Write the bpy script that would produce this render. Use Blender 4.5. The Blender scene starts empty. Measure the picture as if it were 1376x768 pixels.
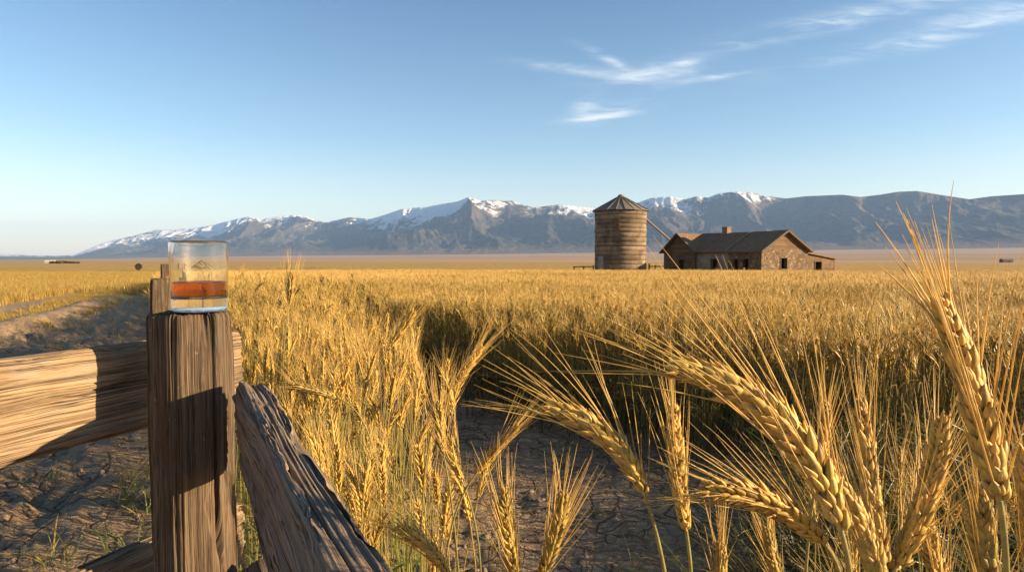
import bpy, math, random
import numpy as np
from mathutils import Vector, Matrix

# ------------------------------------------------------------------ camera, sky, sun, exposure
scene = bpy.context.scene
COL = scene.collection
FPX, CX, CY = 917.0, 688.0, 384.0          # focal length and centre in the photo's pixels
CAM_H = 1.30
PITCH = math.atan(37 / FPX)
cam_data = bpy.data.cameras.new("camera")
cam = bpy.data.objects.new("camera", cam_data)
COL.objects.link(cam)
cam_data.sensor_width = 36.0
cam_data.lens = 36.0 * FPX / 1376.0
cam_data.clip_start = 0.02
cam_data.clip_end = 60000
cam.location = (0, 0, CAM_H)
cam.rotation_euler = (math.pi / 2 - PITCH, 0, 0)
scene.camera = cam

SUN_AZ, SUN_EL = math.radians(99), math.radians(14)     # azimuth clockwise from +Y
sun_dir = Vector((math.sin(SUN_AZ) * math.cos(SUN_EL), math.cos(SUN_AZ) * math.cos(SUN_EL), math.sin(SUN_EL)))
sl = bpy.data.lights.new("sun", 'SUN')
sl.energy = 5.0
sl.angle = math.radians(0.5)
sl.color = (1.0, 0.77, 0.47)
sun = bpy.data.objects.new("sun", sl)
sun.rotation_euler = sun_dir.to_track_quat('Z', 'Y').to_euler()
sun.location = (30, -5, 30)
COL.objects.link(sun)

world = bpy.data.worlds.new("World")
scene.world = world
world.use_nodes = True
SKY_STRENGTH = 0.062
vs = scene.view_settings
vs.view_transform = 'Standard'
vs.look = 'None'
vs.exposure = 1.70
vs.gamma = 1.0
vs.use_curve_mapping = False
scene.cycles.use_denoising = True
scene.cycles.max_bounces = 10
scene.cycles.transmission_bounces = 8
scene.cycles.transparent_max_bounces = 8
scene.cycles.diffuse_bounces = 3
scene.cycles.glossy_bounces = 4
scene.cycles.volume_bounces = 0
scene.cycles.caustics_refractive = False
scene.cycles.caustics_reflective = False
scene.cycles.sample_clamp_indirect = 8.0
HAZE_DENSITY = 3.6e-5


class NT:
    """small helper to write node trees"""
    def __init__(s, tree):
        s.t = tree
        s.n = tree.nodes
    def node(s, typ, **kw):
        nd = s.n.new(typ)
        for k, v in kw.items():
            setattr(nd, k, v)
        return nd
    def put(s, sock, v):
        if hasattr(v, 'is_linked') or isinstance(v, bpy.types.NodeSocket):
            s.t.links.new(v, sock)
        else:
            sock.default_value = v
    def math(s, op, a, b=0.0, c=None, clamp=False):
        nd = s.node('ShaderNodeMath', operation=op, use_clamp=clamp)
        s.put(nd.inputs[0], a)
        s.put(nd.inputs[1], b)
        if c is not None:
            s.put(nd.inputs[2], c)
        return nd.outputs[0]
    def vmath(s, op, a, b):
        nd = s.node('ShaderNodeVectorMath', operation=op)
        s.put(nd.inputs[0], a)
        s.put(nd.inputs[1], b)
        return nd.outputs[0]
    def mix(s, fac, a, b, blend='MIX'):
        nd = s.node('ShaderNodeMix', data_type='RGBA', blend_type=blend)
        s.put(nd.inputs[0], fac)
        s.put(nd.inputs[6], a)
        s.put(nd.inputs[7], b)
        return nd.outputs[2]
    def noise(s, vec, scale, detail=4, rough=0.55, dist=0.0):
        nd = s.node('ShaderNodeTexNoise')
        if vec is not None:
            s.put(nd.inputs['Vector'], vec)
        nd.inputs['Scale'].default_value = scale
        nd.inputs['Detail'].default_value = detail
        nd.inputs['Roughness'].default_value = rough
        nd.inputs['Distortion'].default_value = dist
        return nd.outputs['Fac']
    def ramp(s, fac, stops, interp='LINEAR'):
        nd = s.node('ShaderNodeValToRGB')
        s.put(nd.inputs[0], fac)
        cr = nd.color_ramp
        cr.interpolation = interp
        while len(cr.elements) < len(stops):
            cr.elements.new(0.5)
        for e, (p, c) in zip(cr.elements, stops):
            e.position = p
            e.color = (*c, 1) if isinstance(c, tuple) else (c, c, c, 1)
        return nd.outputs[0]
    def smooth(s, x, a, b, lo=0.0, hi=1.0):
        nd = s.node('ShaderNodeMapRange', interpolation_type='SMOOTHSTEP')
        s.put(nd.inputs[0], x)
        for i, v in zip((1, 2, 3, 4), (a, b, lo, hi)):
            nd.inputs[i].default_value = v
        return nd.outputs[0]
    def mapping(s, vec, scale=(1, 1, 1), rot=(0, 0, 0), loc=(0, 0, 0)):
        nd = s.node('ShaderNodeMapping')
        s.put(nd.inputs[0], vec)
        nd.inputs[1].default_value = loc
        nd.inputs[2].default_value = rot
        nd.inputs[3].default_value = scale
        return nd.outputs[0]
    def sep(s, vec):
        nd = s.node('ShaderNodeSeparateXYZ')
        s.put(nd.inputs[0], vec)
        return nd.outputs
    def comb(s, x, y, z=0.0):
        nd = s.node('ShaderNodeCombineXYZ')
        for i, v in enumerate((x, y, z)):
            s.put(nd.inputs[i], v)
        return nd.outputs[0]


# sky with thin cirrus
w = NT(world.node_tree)
w.n.clear()
sky = w.node('ShaderNodeTexSky', sky_type='NISHITA')
sky.sun_disc = False
sky.sun_elevation = SUN_EL
sky.sun_rotation = SUN_AZ
sky.altitude = 1500
sky.air_density = 1.0
sky.dust_density = 2.2
sky.ozone_density = 2.2
tc = w.node('ShaderNodeTexCoord')
dx, dy, dz = w.sep(tc.outputs['Generated'])
dys = w.math('MAXIMUM', dy, 0.05)
su = w.math('DIVIDE', dx, dys)
sv = w.math('DIVIDE', dz, dys)
suv = w.comb(su, sv)


def cloud(px, py, wpx, hpx, deg, power, seed):
    """one cirrus wisp around a direction: an elongated soft patch torn up by streaked noise"""
    c = ((px - CX) / FPX, (347 - py) / FPX)
    m = w.mapping(suv, loc=(-c[0], -c[1], 0))
    wn = w.noise(w.mapping(suv, scale=(7, 16, 1), rot=(0, 0, -math.radians(deg)), loc=(seed, seed * 2, 0)), 1.0, 5, 0.55, 0.5)
    nx = w.math('SUBTRACT', wn, 0.5)
    r = w.mapping(m, rot=(0, 0, -math.radians(deg)))
    x, y, _ = w.sep(r)
    x = w.math('DIVIDE', x, wpx / FPX)
    y = w.math('ADD', w.math('DIVIDE', y, hpx / FPX), w.math('MULTIPLY', nx, 1.7))
    d = w.math('ADD', w.math('MULTIPLY', x, x), w.math('MULTIPLY', y, y))
    g = w.math('POWER', 2.718, w.math('MULTIPLY', d, -1.0))
    streak = w.noise(w.mapping(suv, scale=(10, 60, 1), rot=(0, 0, -math.radians(deg + 4)), loc=(seed * 3, seed, 0)), 1.0, 6, 0.6, 0.8)
    st = w.smooth(streak, 0.36, 0.74, 0.03, 1.0)
    return w.math('MULTIPLY', w.math('MULTIPLY', g, st), power)


parts = [cloud(872, 102, 62, 10, 5, 0.75, 1.0), cloud(905, 98, 30, 10, 26, 0.85, 2.1), cloud(775, 96, 70, 6, -6, 0.5, 3.3), cloud(820, 86, 40, 6, -28, 0.6, 9.1), cloud(955, 107, 45, 5, 10, 0.5, 1.9),
         cloud(812, 156, 48, 9, 12, 0.85, 4.2), cloud(786, 146, 22, 12, 30, 0.8, 5.5), cloud(1110, 34, 180, 12, 12, 0.55, 6.1),
         cloud(1270, 46, 170, 12, 13, 0.6, 7.7), cloud(1335, 20, 90, 15, 12, 0.62, 8.4), cloud(1230, 8, 150, 9, 10, 0.4, 2.7)]
tot = parts[0]
for p_ in parts[1:]:
    tot = w.math('ADD', tot, p_)
tot = w.math('MULTIPLY', w.math('MINIMUM', tot, 1.0), w.smooth(dy, 0.0, 0.2))
skyc = w.mix(w.math('MULTIPLY', tot, 0.68), sky.outputs[0], (7.6, 7.1, 6.7, 1))
gain = w.ramp(dz, [(0.0, (2.15, 1.55, 1.10)), (0.07, (1.70, 1.38, 1.10)), (0.17, (1.16, 1.17, 1.08)), (0.36, (0.78, 0.93, 0.98)), (0.6, (0.60, 0.84, 0.93))])
skyc = w.mix(1.0, skyc, gain, 'MULTIPLY')
bg = w.node('ShaderNodeBackground')
bg.inputs[1].default_value = SKY_STRENGTH
w.t.links.new(skyc, bg.inputs[0])
wo = w.node('ShaderNodeOutputWorld')
w.t.links.new(bg.outputs[0], wo.inputs[0])

# ------------------------------------------------------------------ general helpers
rng = np.random.default_rng(11)
random.seed(5)


def at(px, py, D):
    """world point seen at photo pixel (px, py), D metres ahead"""
    f = np.array((0, math.cos(PITCH), -math.sin(PITCH)))
    u = np.array((0, math.sin(PITCH), math.cos(PITCH)))
    d = f + (px - CX) / FPX * np.array((1, 0, 0)) - (py - CY) / FPX * u
    d = d / d[1] * D
    return d + np.array((0, 0, CAM_H))


def _hash(ix, iy, seed):
    n = (ix.astype(np.int64) * 374761393 + iy.astype(np.int64) * 668265263 + seed * 1274126177) & 0x7fffffff
    n = (n ^ (n >> 13)) * 1274126177 & 0x7fffffff
    return ((n ^ (n >> 16)) & 0xffff) / 65535.0


def vnoise(x, y, seed=0):
    x = np.asarray(x, float); y = np.asarray(y, float)
    ix = np.floor(x); iy = np.floor(y)
    fx = x - ix; fy = y - iy
    fx = fx * fx * fx * (fx * (fx * 6 - 15) + 10); fy = fy * fy * fy * (fy * (fy * 6 - 15) + 10)
    a = _hash(ix, iy, seed); b = _hash(ix + 1, iy, seed); c = _hash(ix, iy + 1, seed); d = _hash(ix + 1, iy + 1, seed)
    return (a + (b - a) * fx) * (1 - fy) + (c + (d - c) * fx) * fy


def fbm(x, y, seed=0, octv=4, gain=0.5):
    s = 0; amp = 1; tot = 0
    for o in range(octv):
        s = s + amp * vnoise(x * 2 ** o + 17.3 * o, y * 2 ** o - 9.1 * o, seed + o)
        tot += amp; amp *= gain
    return s / tot


def sstep(x, a, b):
    t = np.clip((x - a) / (b - a), 0, 1)
    return t * t * (3 - 2 * t)


class MB:
    """collects numpy geometry, then becomes ONE mesh object"""
    def __init__(s):
        s.v = []; s.q = []; s.t = []; s.c = []; s.n = 0; s.uv = []
    def add(s, v, quads=None, tris=None, col=None, uv=None):
        v = np.asarray(v, float).reshape(-1, 3)
        if quads is not None and len(quads):
            s.q.append(np.asarray(quads, int) + s.n)
        if tris is not None and len(tris):
            s.t.append(np.asarray(tris, int) + s.n)
        s.v.append(v)
        if col is not None:
            c = np.asarray(col, float)
            if c.ndim == 1:
                c = np.tile(c, (len(v), 1))
            s.c.append(c)
        if uv is not None:
            s.uv.append(np.asarray(uv, float))
        s.n += len(v)
    def arrays(s):
        return (np.concatenate(s.v), np.concatenate(s.q) if s.q else np.zeros((0, 4), int),
                np.concatenate(s.t) if s.t else np.zeros((0, 3), int), np.concatenate(s.c) if s.c else None)
    def mesh(s, name, mat, smooth=True):
        v, q, t, c = s.arrays()
        me = bpy.data.meshes.new(name)
        me.vertices.add(len(v)); me.vertices.foreach_set('co', v.ravel())
        nl = q.size + t.size
        me.loops.add(nl)
        li = np.concatenate([q.ravel(), t.ravel()])
        me.loops.foreach_set('vertex_index', li.astype(np.int32))
        me.polygons.add(len(q) + len(t))
        st = np.concatenate([np.arange(len(q)) * 4, q.size + np.arange(len(t)) * 3])
        me.polygons.foreach_set('loop_start', st.astype(np.int32))
        me.polygons.foreach_set('use_smooth', np.full(len(q) + len(t), smooth))
        me.update(calc_edges=True)
        if c is not None:
            a = me.color_attributes.new('tint', 'FLOAT_COLOR', 'POINT')
            a.data.foreach_set('color', np.hstack([c[:, :3], np.ones((len(c), 1))]).astype(np.float32).ravel())
        if s.uv:
            uv = np.concatenate(s.uv)
            l = me.uv_layers.new(name='UVMap')
            l.data.foreach_set('uv', uv[li].astype(np.float32).ravel())
        for m in (mat if isinstance(mat, (list, tuple)) else [mat]):
            me.materials.append(m)
        me.validate()
        return me
    def build(s, name, mat, parent=None, smooth=True, loc=None):
        me = s.mesh(name, mat, smooth)
        o = bpy.data.objects.new(name, me)
        COL.objects.link(o)
        if parent is not None:
            o.parent = parent
        if loc is not None:
            o.location = loc
        return o


def box(mb, c, sx, sy, sz, ux=(1, 0, 0), uy=(0, 1, 0), uz=(0, 0, 1), uvs=True):
    c = np.array(c, float); ux = np.array(ux, float) * sx / 2; uy = np.array(uy, float) * sy / 2; uz = np.array(uz, float) * sz / 2
    face = [[0, 1, 2, 3]] if np.dot(np.cross(ux, uy), uz) > 0 else [[3, 2, 1, 0]]
    for a, b, n, la, lb in ((ux, uy, uz, sx, sy), (uy, ux, -uz, sy, sx), (uy, uz, ux, sy, sz), (uz, uy, -ux, sz, sy), (uz, ux, uy, sz, sx), (ux, uz, -uy, sx, sz)):
        v = [c + n - a - b, c + n + a - b, c + n + a + b, c + n - a + b]
        mb.add(v, face, uv=[(0, 0), (la, 0), (la, lb), (0, lb)] if uvs else None)


def bar(mb, a, b, w_, h_, up=(0, 0, 1)):
    a = np.array(a, float); b = np.array(b, float)
    d = b - a; L = np.linalg.norm(d); d /= L
    s = np.cross(d, np.array(up, float)); s /= np.linalg.norm(s)
    u = np.cross(s, d)
    box(mb, (a + b) / 2, L, w_, h_, d, s, u)


def tag(o, label=None, cat=None, group=None, kind=None):
    for k, v in (('label', label), ('category', cat), ('group', group), ('kind', kind)):
        if v:
            o[k] = v
    return o


def empty(name, loc=(0, 0, 0)):
    o = bpy.data.objects.new(name, None)
    o.empty_display_size = 0.1
    o.location = loc
    COL.objects.link(o)
    return o


# ------------------------------------------------------------------ materials
def new_mat(name):
    m = bpy.data.materials.new(name)
    m.use_nodes = True
    t = NT(m.node_tree)
    b = t.n['Principled BSDF']
    return m, t, b


def bump(t, b, h, strength, dist):
    nd = t.node('ShaderNodeBump')
    nd.inputs['Strength'].default_value = strength
    nd.inputs['Distance'].default_value = dist
    t.put(nd.inputs['Height'], h)
    t.t.links.new(nd.outputs[0], b.inputs['Normal'])


def wood_mat(name, c1, c2, c3, rough=0.8, grey=0.0):
    """weathered wood; UV is in metres: x round the beam, y along the grain"""
    m, t, b = new_mat(name)
    uv = t.node('ShaderNodeUVMap').outputs[0]
    wob = t.node('ShaderNodeTexNoise'); wob.inputs['Scale'].default_value = 1.0; wob.inputs['Detail'].default_value = 2
    t.put(wob.inputs['Vector'], t.mapping(uv, scale=(22, 6, 1), loc=(1, 4, 0)))
    uv2 = t.vmath('ADD', uv, t.vmath('MULTIPLY', t.vmath('SUBTRACT', wob.outputs['Color'], (0.5, 0.5, 0.5)), (0.009, 0.0, 0.0)))
    fine = t.noise(t.mapping(uv2, scale=(460, 5.5, 1)), 1.0, 6, 0.64, 0.2)
    mid = t.noise(t.mapping(uv2, scale=(90, 2.0, 1)), 1.0, 6, 0.62, 0.3)
    blot = t.noise(t.mapping(uv, scale=(16, 6, 1), loc=(3, 5, 0)), 1.0, 5, 0.65)
    blot2 = t.noise(t.mapping(uv, scale=(24, 13, 1), loc=(7, 1, 0)), 1.0, 4, 0.6)
    c = t.mix(t.smooth(mid, 0.32, 0.68), (*c1, 1), (*c2, 1))
    c = t.mix(t.math('MULTIPLY', t.smooth(blot, 0.46, 0.72), 0.8), c, (*c3, 1))
    gv_ = sum(c2) / 3
    c = t.mix(t.smooth(blot2, 0.52, 0.72, 0, 0.55), c, (gv_ * 1.12, gv_ * 0.98, gv_ * 0.84, 1))
    c = t.mix(t.math('MULTIPLY', t.smooth(fine, 0.48, 0.62), t.smooth(blot2, 0.3, 0.6, 0.35, 0.7)), c, (c1[0] * 0.34, c1[1] * 0.31, c1[2] * 0.28, 1))
    lines = t.noise(t.mapping(uv2, scale=(75, 1.5, 1), loc=(2, 8, 0)), 1.0, 4, 0.6, 0.2)
    lm = t.noise(t.mapping(uv, scale=(30, 5, 1), loc=(12, 3, 0)), 1.0, 3, 0.6)
    c = t.mix(t.math('MULTIPLY', t.smooth(t.math('ABSOLUTE', t.math('SUBTRACT', lines, 0.5)), 0.014, 0.0), t.smooth(lm, 0.42, 0.56, 0, 0.95)), c, (0.02, 0.014, 0.01, 1))
    lines2 = t.noise(t.mapping(uv2, scale=(170, 1.3, 1), loc=(5, 2, 0)), 1.0, 4, 0.6, 0.2)
    lm2 = t.noise(t.mapping(uv, scale=(40, 6, 1), loc=(2, 9, 0)), 1.0, 3, 0.6)
    c = t.mix(t.math('MULTIPLY', t.smooth(t.math('ABSOLUTE', t.math('SUBTRACT', lines2, 0.5)), 0.022, 0.002), t.smooth(lm2, 0.44, 0.56, 0, 0.9)), c, (c1[0] * 0.2, c1[1] * 0.18, c1[2] * 0.16, 1))
    kn = t.node('ShaderNodeTexVoronoi', feature='F1'); kn.inputs['Scale'].default_value = 1.0; kn.inputs['Randomness'].default_value = 1.0
    t.put(kn.inputs['Vector'], t.mapping(uv2, scale=(14, 5.2, 1), loc=(0.3, 0.6, 0)))
    kr, kg, kb = t.sep(kn.outputs['Color'])
    c = t.mix(t.math('MULTIPLY', t.smooth(kn.outputs['Distance'], 0.13, 0.05), t.math('GREATER_THAN', kr, 0.62)), c, (c3[0] * 0.45, c3[1] * 0.42, c3[2] * 0.4, 1))
    specks = t.noise(t.mapping(uv, scale=(160, 90, 1), loc=(9, 2, 0)), 1.0, 3, 0.5)
    c = t.mix(t.smooth(specks, 0.68, 0.76, 0, 0.4), c, (0.38, 0.34, 0.28, 1))
    t.put(b.inputs['Base Color'], c)
    b.inputs['Roughness'].default_value = rough
    b.inputs['Specular IOR Level'].default_value = 0.25
    h = t.math('ADD', t.math('MULTIPLY', fine, 0.8), t.math('MULTIPLY', mid, 0.6))
    h = t.math('SUBTRACT', h, t.math('MULTIPLY', t.smooth(t.math('ABSOLUTE', t.math('SUBTRACT', lines2, 0.5)), 0.03, 0.0), 0.8))
    bump(t, b, h, 0.8, 0.003)
    return m


def simple_mat(name, col, rough=0.8, nscale=3.0, namp=0.35, metal=0.0, bstr=0.2, bdist=0.02, spec=0.3):
    m, t, b = new_mat(name)
    tcn = t.node('ShaderNodeTexCoord').outputs['Object']
    n = t.noise(tcn, nscale, 6, 0.65)
    c = t.mix(n, tuple(x * (1 - namp) for x in col) + (1,), tuple(min(1, x * (1 + namp)) for x in col) + (1,))
    t.put(b.inputs['Base Color'], c)
    b.inputs['Roughness'].default_value = rough
    b.inputs['Metallic'].default_value = metal
    b.inputs['Specular IOR Level'].default_value = spec
    if bstr:
        bump(t, b, n, bstr, bdist)
    return m


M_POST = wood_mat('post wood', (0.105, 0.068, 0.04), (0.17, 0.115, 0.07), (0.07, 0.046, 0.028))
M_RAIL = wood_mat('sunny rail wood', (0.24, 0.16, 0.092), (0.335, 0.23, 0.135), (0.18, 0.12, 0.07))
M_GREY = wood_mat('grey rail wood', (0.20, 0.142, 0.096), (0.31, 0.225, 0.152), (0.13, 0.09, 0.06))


def plant_mat(name, transl=0.35, rough=0.5):
    m, t, b = new_mat(name)
    a = t.node('ShaderNodeAttribute', attribute_name='tint')
    tcn = t.node('ShaderNodeTexCoord').outputs['Object']
    n = t.noise(tcn, 180, 3, 0.6)
    c = t.mix(1.0, a.outputs['Color'], t.ramp(n, [(0.25, 0.72), (0.75, 1.2)]), 'MULTIPLY')
    t.put(b.inputs['Base Color'], c)
    b.inputs['Roughness'].default_value = rough
    b.inputs['Specular IOR Level'].default_value = 0.35
    tr = t.node('ShaderNodeBsdfTranslucent')
    t.put(tr.inputs[0], c)
    mx = t.node('ShaderNodeMixShader')
    mx.inputs[0].default_value = transl
    t.t.links.new(b.outputs[0], mx.inputs[1])
    t.t.links.new(tr.outputs[0], mx.inputs[2])
    out = t.n['Material Output']
    t.t.links.new(mx.outputs[0], out.inputs[0])
    return m


M_WHEAT = plant_mat('ripe wheat', 0.40, 0.42)
M_EAR = plant_mat('wheat grain husk', 0.16, 0.55)

# ------------------------------------------------------------------ terrain
def base_rise(u):
    """how far the plain has climbed 8 km out, by direction (u = x / y)"""
    px = CX + FPX * u
    return np.interp(px, [0, 150, 330, 600, 850, 1100, 1376], [-14, 0, 22, 45, 75, 92, 96])


def terrain(x, y):
    x = np.asarray(x, float); y = np.asarray(y, float)
    r = np.hypot(x, y)
    z = -0.8 * sstep(r, 5, 78)
    u = np.clip(x / np.maximum(y, 1e-3), -0.9, 0.9)
    u = np.where(y <= 0, np.sign(x) * 0.9, u)
    z = z + base_rise(u) * (np.clip(r - 300, 0, None) / 7700) ** 1.6
    return z


def fence_x(y):
    return -0.36 - 0.46 * (y - 0.95)


def track_left_x(y):
    return np.interp(y, [0, 6, 12.2, 17.5, 24.8, 40, 80], [-7.0, -8.0, -9.1, -11.2, -14.5, -21.5, -44])


def near_relief(x, y):
    """ruts, clods and softness of the bare soil"""
    r = np.hypot(x, y)
    k = 1 - sstep(r, 20, 45)
    h = (fbm(x * 1.1, y * 1.1, 3, 4) - 0.5) * 0.09 + (fbm(x * 6, y * 6, 8, 4, 0.6) - 0.5) * 0.05
    rid = 1 - np.abs(2 * fbm(x * 2.3, y * 2.3, 21, 4, 0.55) - 1)
    ontrack = sstep(fence_x(y) - x, 0.3, 1.2) * sstep(x - track_left_x(y), -0.5, 0.8)
    h = h + ontrack * ((rid - 0.8) * 0.13 + (fbm(x * 5, y * 5, 41, 4, 0.6) - 0.5) * 0.16)
    # wheel rut along the track and the low bank of its far side
    c = (fence_x(y) * 0.45 + track_left_x(y) * 0.55)
    for off in (-0.8, 0.8):
        h = h - ontrack * 0.06 * np.exp(-((x - c - off) / 0.28) ** 2)
    b = x - track_left_x(y)
    h = h + 0.16 * np.exp(-((b + 0.2) / 0.55) ** 2)
    return h * k


def make_ground():
    nr = 560
    rr = np.concatenate([[0.0], np.exp(np.linspace(math.log(0.25), math.log(22000), nr))])
    front = np.radians(np.linspace(-46, 46, 760))
    back = np.radians(np.linspace(46, 314, 70))[1:-1]
    az = np.concatenate([front, back])
    R, A = np.meshgrid(rr, az, indexing='ij')
    X = R * np.sin(A); Y = np.maximum(R * np.cos(A), -3500.0)
    Z = terrain(X, Y) + np.where(R < 46, near_relief(X, Y), 0)
    n0, n1 = R.shape
    i = np.arange(n0 - 1)[:, None]; j = np.arange(n1)[None, :]
    jn = (j + 1) % n1
    q = np.stack([i * n1 + j, (i + 1) * n1 + j, (i + 1) * n1 + jn, i * n1 + jn], -1).reshape(-1, 4)[:, ::-1]
    q = q[:]
    mb = MB()
    mb.add(np.stack([X, Y, Z], -1).reshape(-1, 3), q)
    m, t, b = new_mat('earth and stubble')
    P = t.node('ShaderNodeTexCoord').outputs['Object']
    x, y, z = t.sep(P)
    r = t.math('SQRT', t.math('ADD', t.math('MULTIPLY', x, x), t.math('MULTIPLY', y, y)))
    # dry soil
    n1_ = t.noise(P, 1.6, 6, 0.6)
    n2_ = t.noise(P, 14, 6, 0.65)
    soil = t.mix(n1_, (0.225, 0.145, 0.083, 1), (0.385, 0.265, 0.162, 1))
    soil = t.mix(t.smooth(n2_, 0.4, 0.7, 0, 0.6), soil, (0.44, 0.315, 0.20, 1))
    warp = t.node('ShaderNodeVectorMath', operation='ADD')
    nz = t.node('ShaderNodeTexNoise'); nz.inputs['Scale'].default_value = 5; t.put(nz.inputs['Vector'], P); nz.inputs['Detail'].default_value = 5
    t.put(warp.inputs[0], P)
    t.put(warp.inputs[1], t.vmath('MULTIPLY', t.vmath('SUBTRACT', nz.outputs['Color'], (0.5, 0.5, 0.5)), (0.22, 0.22, 0.0)))
    flat = t.vmath('MULTIPLY', warp.outputs[0], (1, 1, 0))
    cr = []
    for sc in (5.2, 13.0):
        v = t.node('ShaderNodeTexVoronoi', feature='DISTANCE_TO_EDGE')
        v.inputs['Scale'].default_value = sc
        t.put(v.inputs['Vector'], flat)
        cr.append(v.outputs['Distance'])
    crack = t.math('MULTIPLY', t.smooth(cr[0], 0.0, 0.05), t.smooth(cr[1], -0.035, 0.045))
    cm = t.smooth(t.noise(P, 1.3, 4, 0.6), 0.28, 0.5)
    crack = t.math('SUBTRACT', 1.0, t.math('MULTIPLY', t.math('SUBTRACT', 1.0, crack), cm))
    nearm = t.smooth(r, 9, 22, 1, 0)
    soil = t.mix(t.math('MULTIPLY', t.math('SUBTRACT', 1.0, crack), t.math('MULTIPLY', nearm, 0.75)), soil, (0.07, 0.047, 0.033, 1))
    # straw coloured ground further out, then the tan plain
    s1 = t.noise(t.mapping(P, scale=(0.05, 0.012, 0)), 1.0, 6, 0.65)
    s2 = t.noise(t.mapping(P, scale=(0.6, 0.25, 0)), 1.0, 5, 0.65)
    straw = t.mix(t.smooth(s2, 0.3, 0.7), (0.3, 0.18, 0.05, 1), (0.52, 0.33, 0.095, 1))
    straw = t.mix(t.smooth(s1, 0.55, 0.68, 0, 0.6), straw, (0.2, 0.15, 0.06, 1))
    p1 = t.noise(t.mapping(P, scale=(0.0011, 0.0028, 0)), 1.0, 7, 0.62, 0.4)
    p2 = t.noise(t.mapping(P, scale=(0.0003, 0.0016, 0), loc=(4, 2, 0)), 1.0, 5, 0.6)
    plain = t.mix(t.smooth(p1, 0.38, 0.62), (0.30, 0.2, 0.125, 1), (0.46, 0.325, 0.215, 1))
    plain = t.mix(t.smooth(p2, 0.55, 0.7, 0, 0.8), plain, (0.2, 0.145, 0.09, 1))
    # strips of crop across the plain
    strips = t.noise(t.mapping(P, scale=(0.0006, 0.016, 0)), 1.0, 2, 0.5)
    plain = t.mix(t.math('MULTIPLY', t.smooth(strips, 0.56, 0.6), t.smooth(r, 400, 900, 0.85, 0)), plain, (0.46, 0.3, 0.1, 1))
    rn = t.math('ADD', r, t.math('MULTIPLY', t.math('SUBTRACT', p1, 0.5), 120.0))
    bank = t.noise(P, 0.5, 3, 0.5)
    # the far edge of the track
    c = t.mix(t.smooth(t.math('ADD', r, t.math('MULTIPLY', bank, 8.0)), 26, 46), soil, straw)
    c = t.mix(t.smooth(rn, 260, 420), c, plain)
    t.put(b.inputs['Base Color'], c)
    b.inputs['Roughness'].default_value = 0.95
    b.inputs['Specular IOR Level'].default_value = 0.1
    hh = t.math('ADD', t.math('MULTIPLY', crack, 0.8), t.math('MULTIPLY', n2_, 1.2))
    nf = t.noise(P, 55, 5, 0.7)
    hh = t.math('ADD', hh, t.math('MULTIPLY', nf, 0.5))
    nd = t.node('ShaderNodeBump')
    nd.inputs['Distance'].default_value = 0.03
    t.put(nd.inputs['Strength'], t.math('ADD', t.math('MULTIPLY', nearm, 0.75), 0.1))
    t.put(nd.inputs['Height'], hh)
    t.t.links.new(nd.outputs[0], b.inputs['Normal'])
    o = mb.build('ground', m)
    tag(o, kind='structure')


make_ground()

SKY_X = [-200, 0, 60, 100, 130, 155, 180, 210, 240, 262, 285, 300, 320, 336, 352, 375, 395, 412, 436, 452, 470, 500, 520, 540, 560, 575, 600, 615, 630, 645, 660, 690, 705, 718, 735, 750, 770, 790, 805, 830, 855, 875, 900, 920, 935, 950, 965, 985, 1005, 1030, 1055, 1080, 1130, 1155, 1180, 1205, 1230, 1260, 1300, 1330, 1376, 1600]
SKY_Y = [344, 341, 343, 343, 330, 322, 317, 309, 308, 306, 303, 299, 294, 291, 295, 291, 289, 291, 299, 296, 292, 294, 288, 281, 279, 278, 273, 271, 265, 270, 269, 270, 276, 279, 277, 275, 277, 279, 280, 279, 273, 266, 264, 268, 264, 266, 260, 258, 258, 264, 267, 264, 262, 265, 262, 258, 257, 262, 268, 264, 261, 270]


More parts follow.
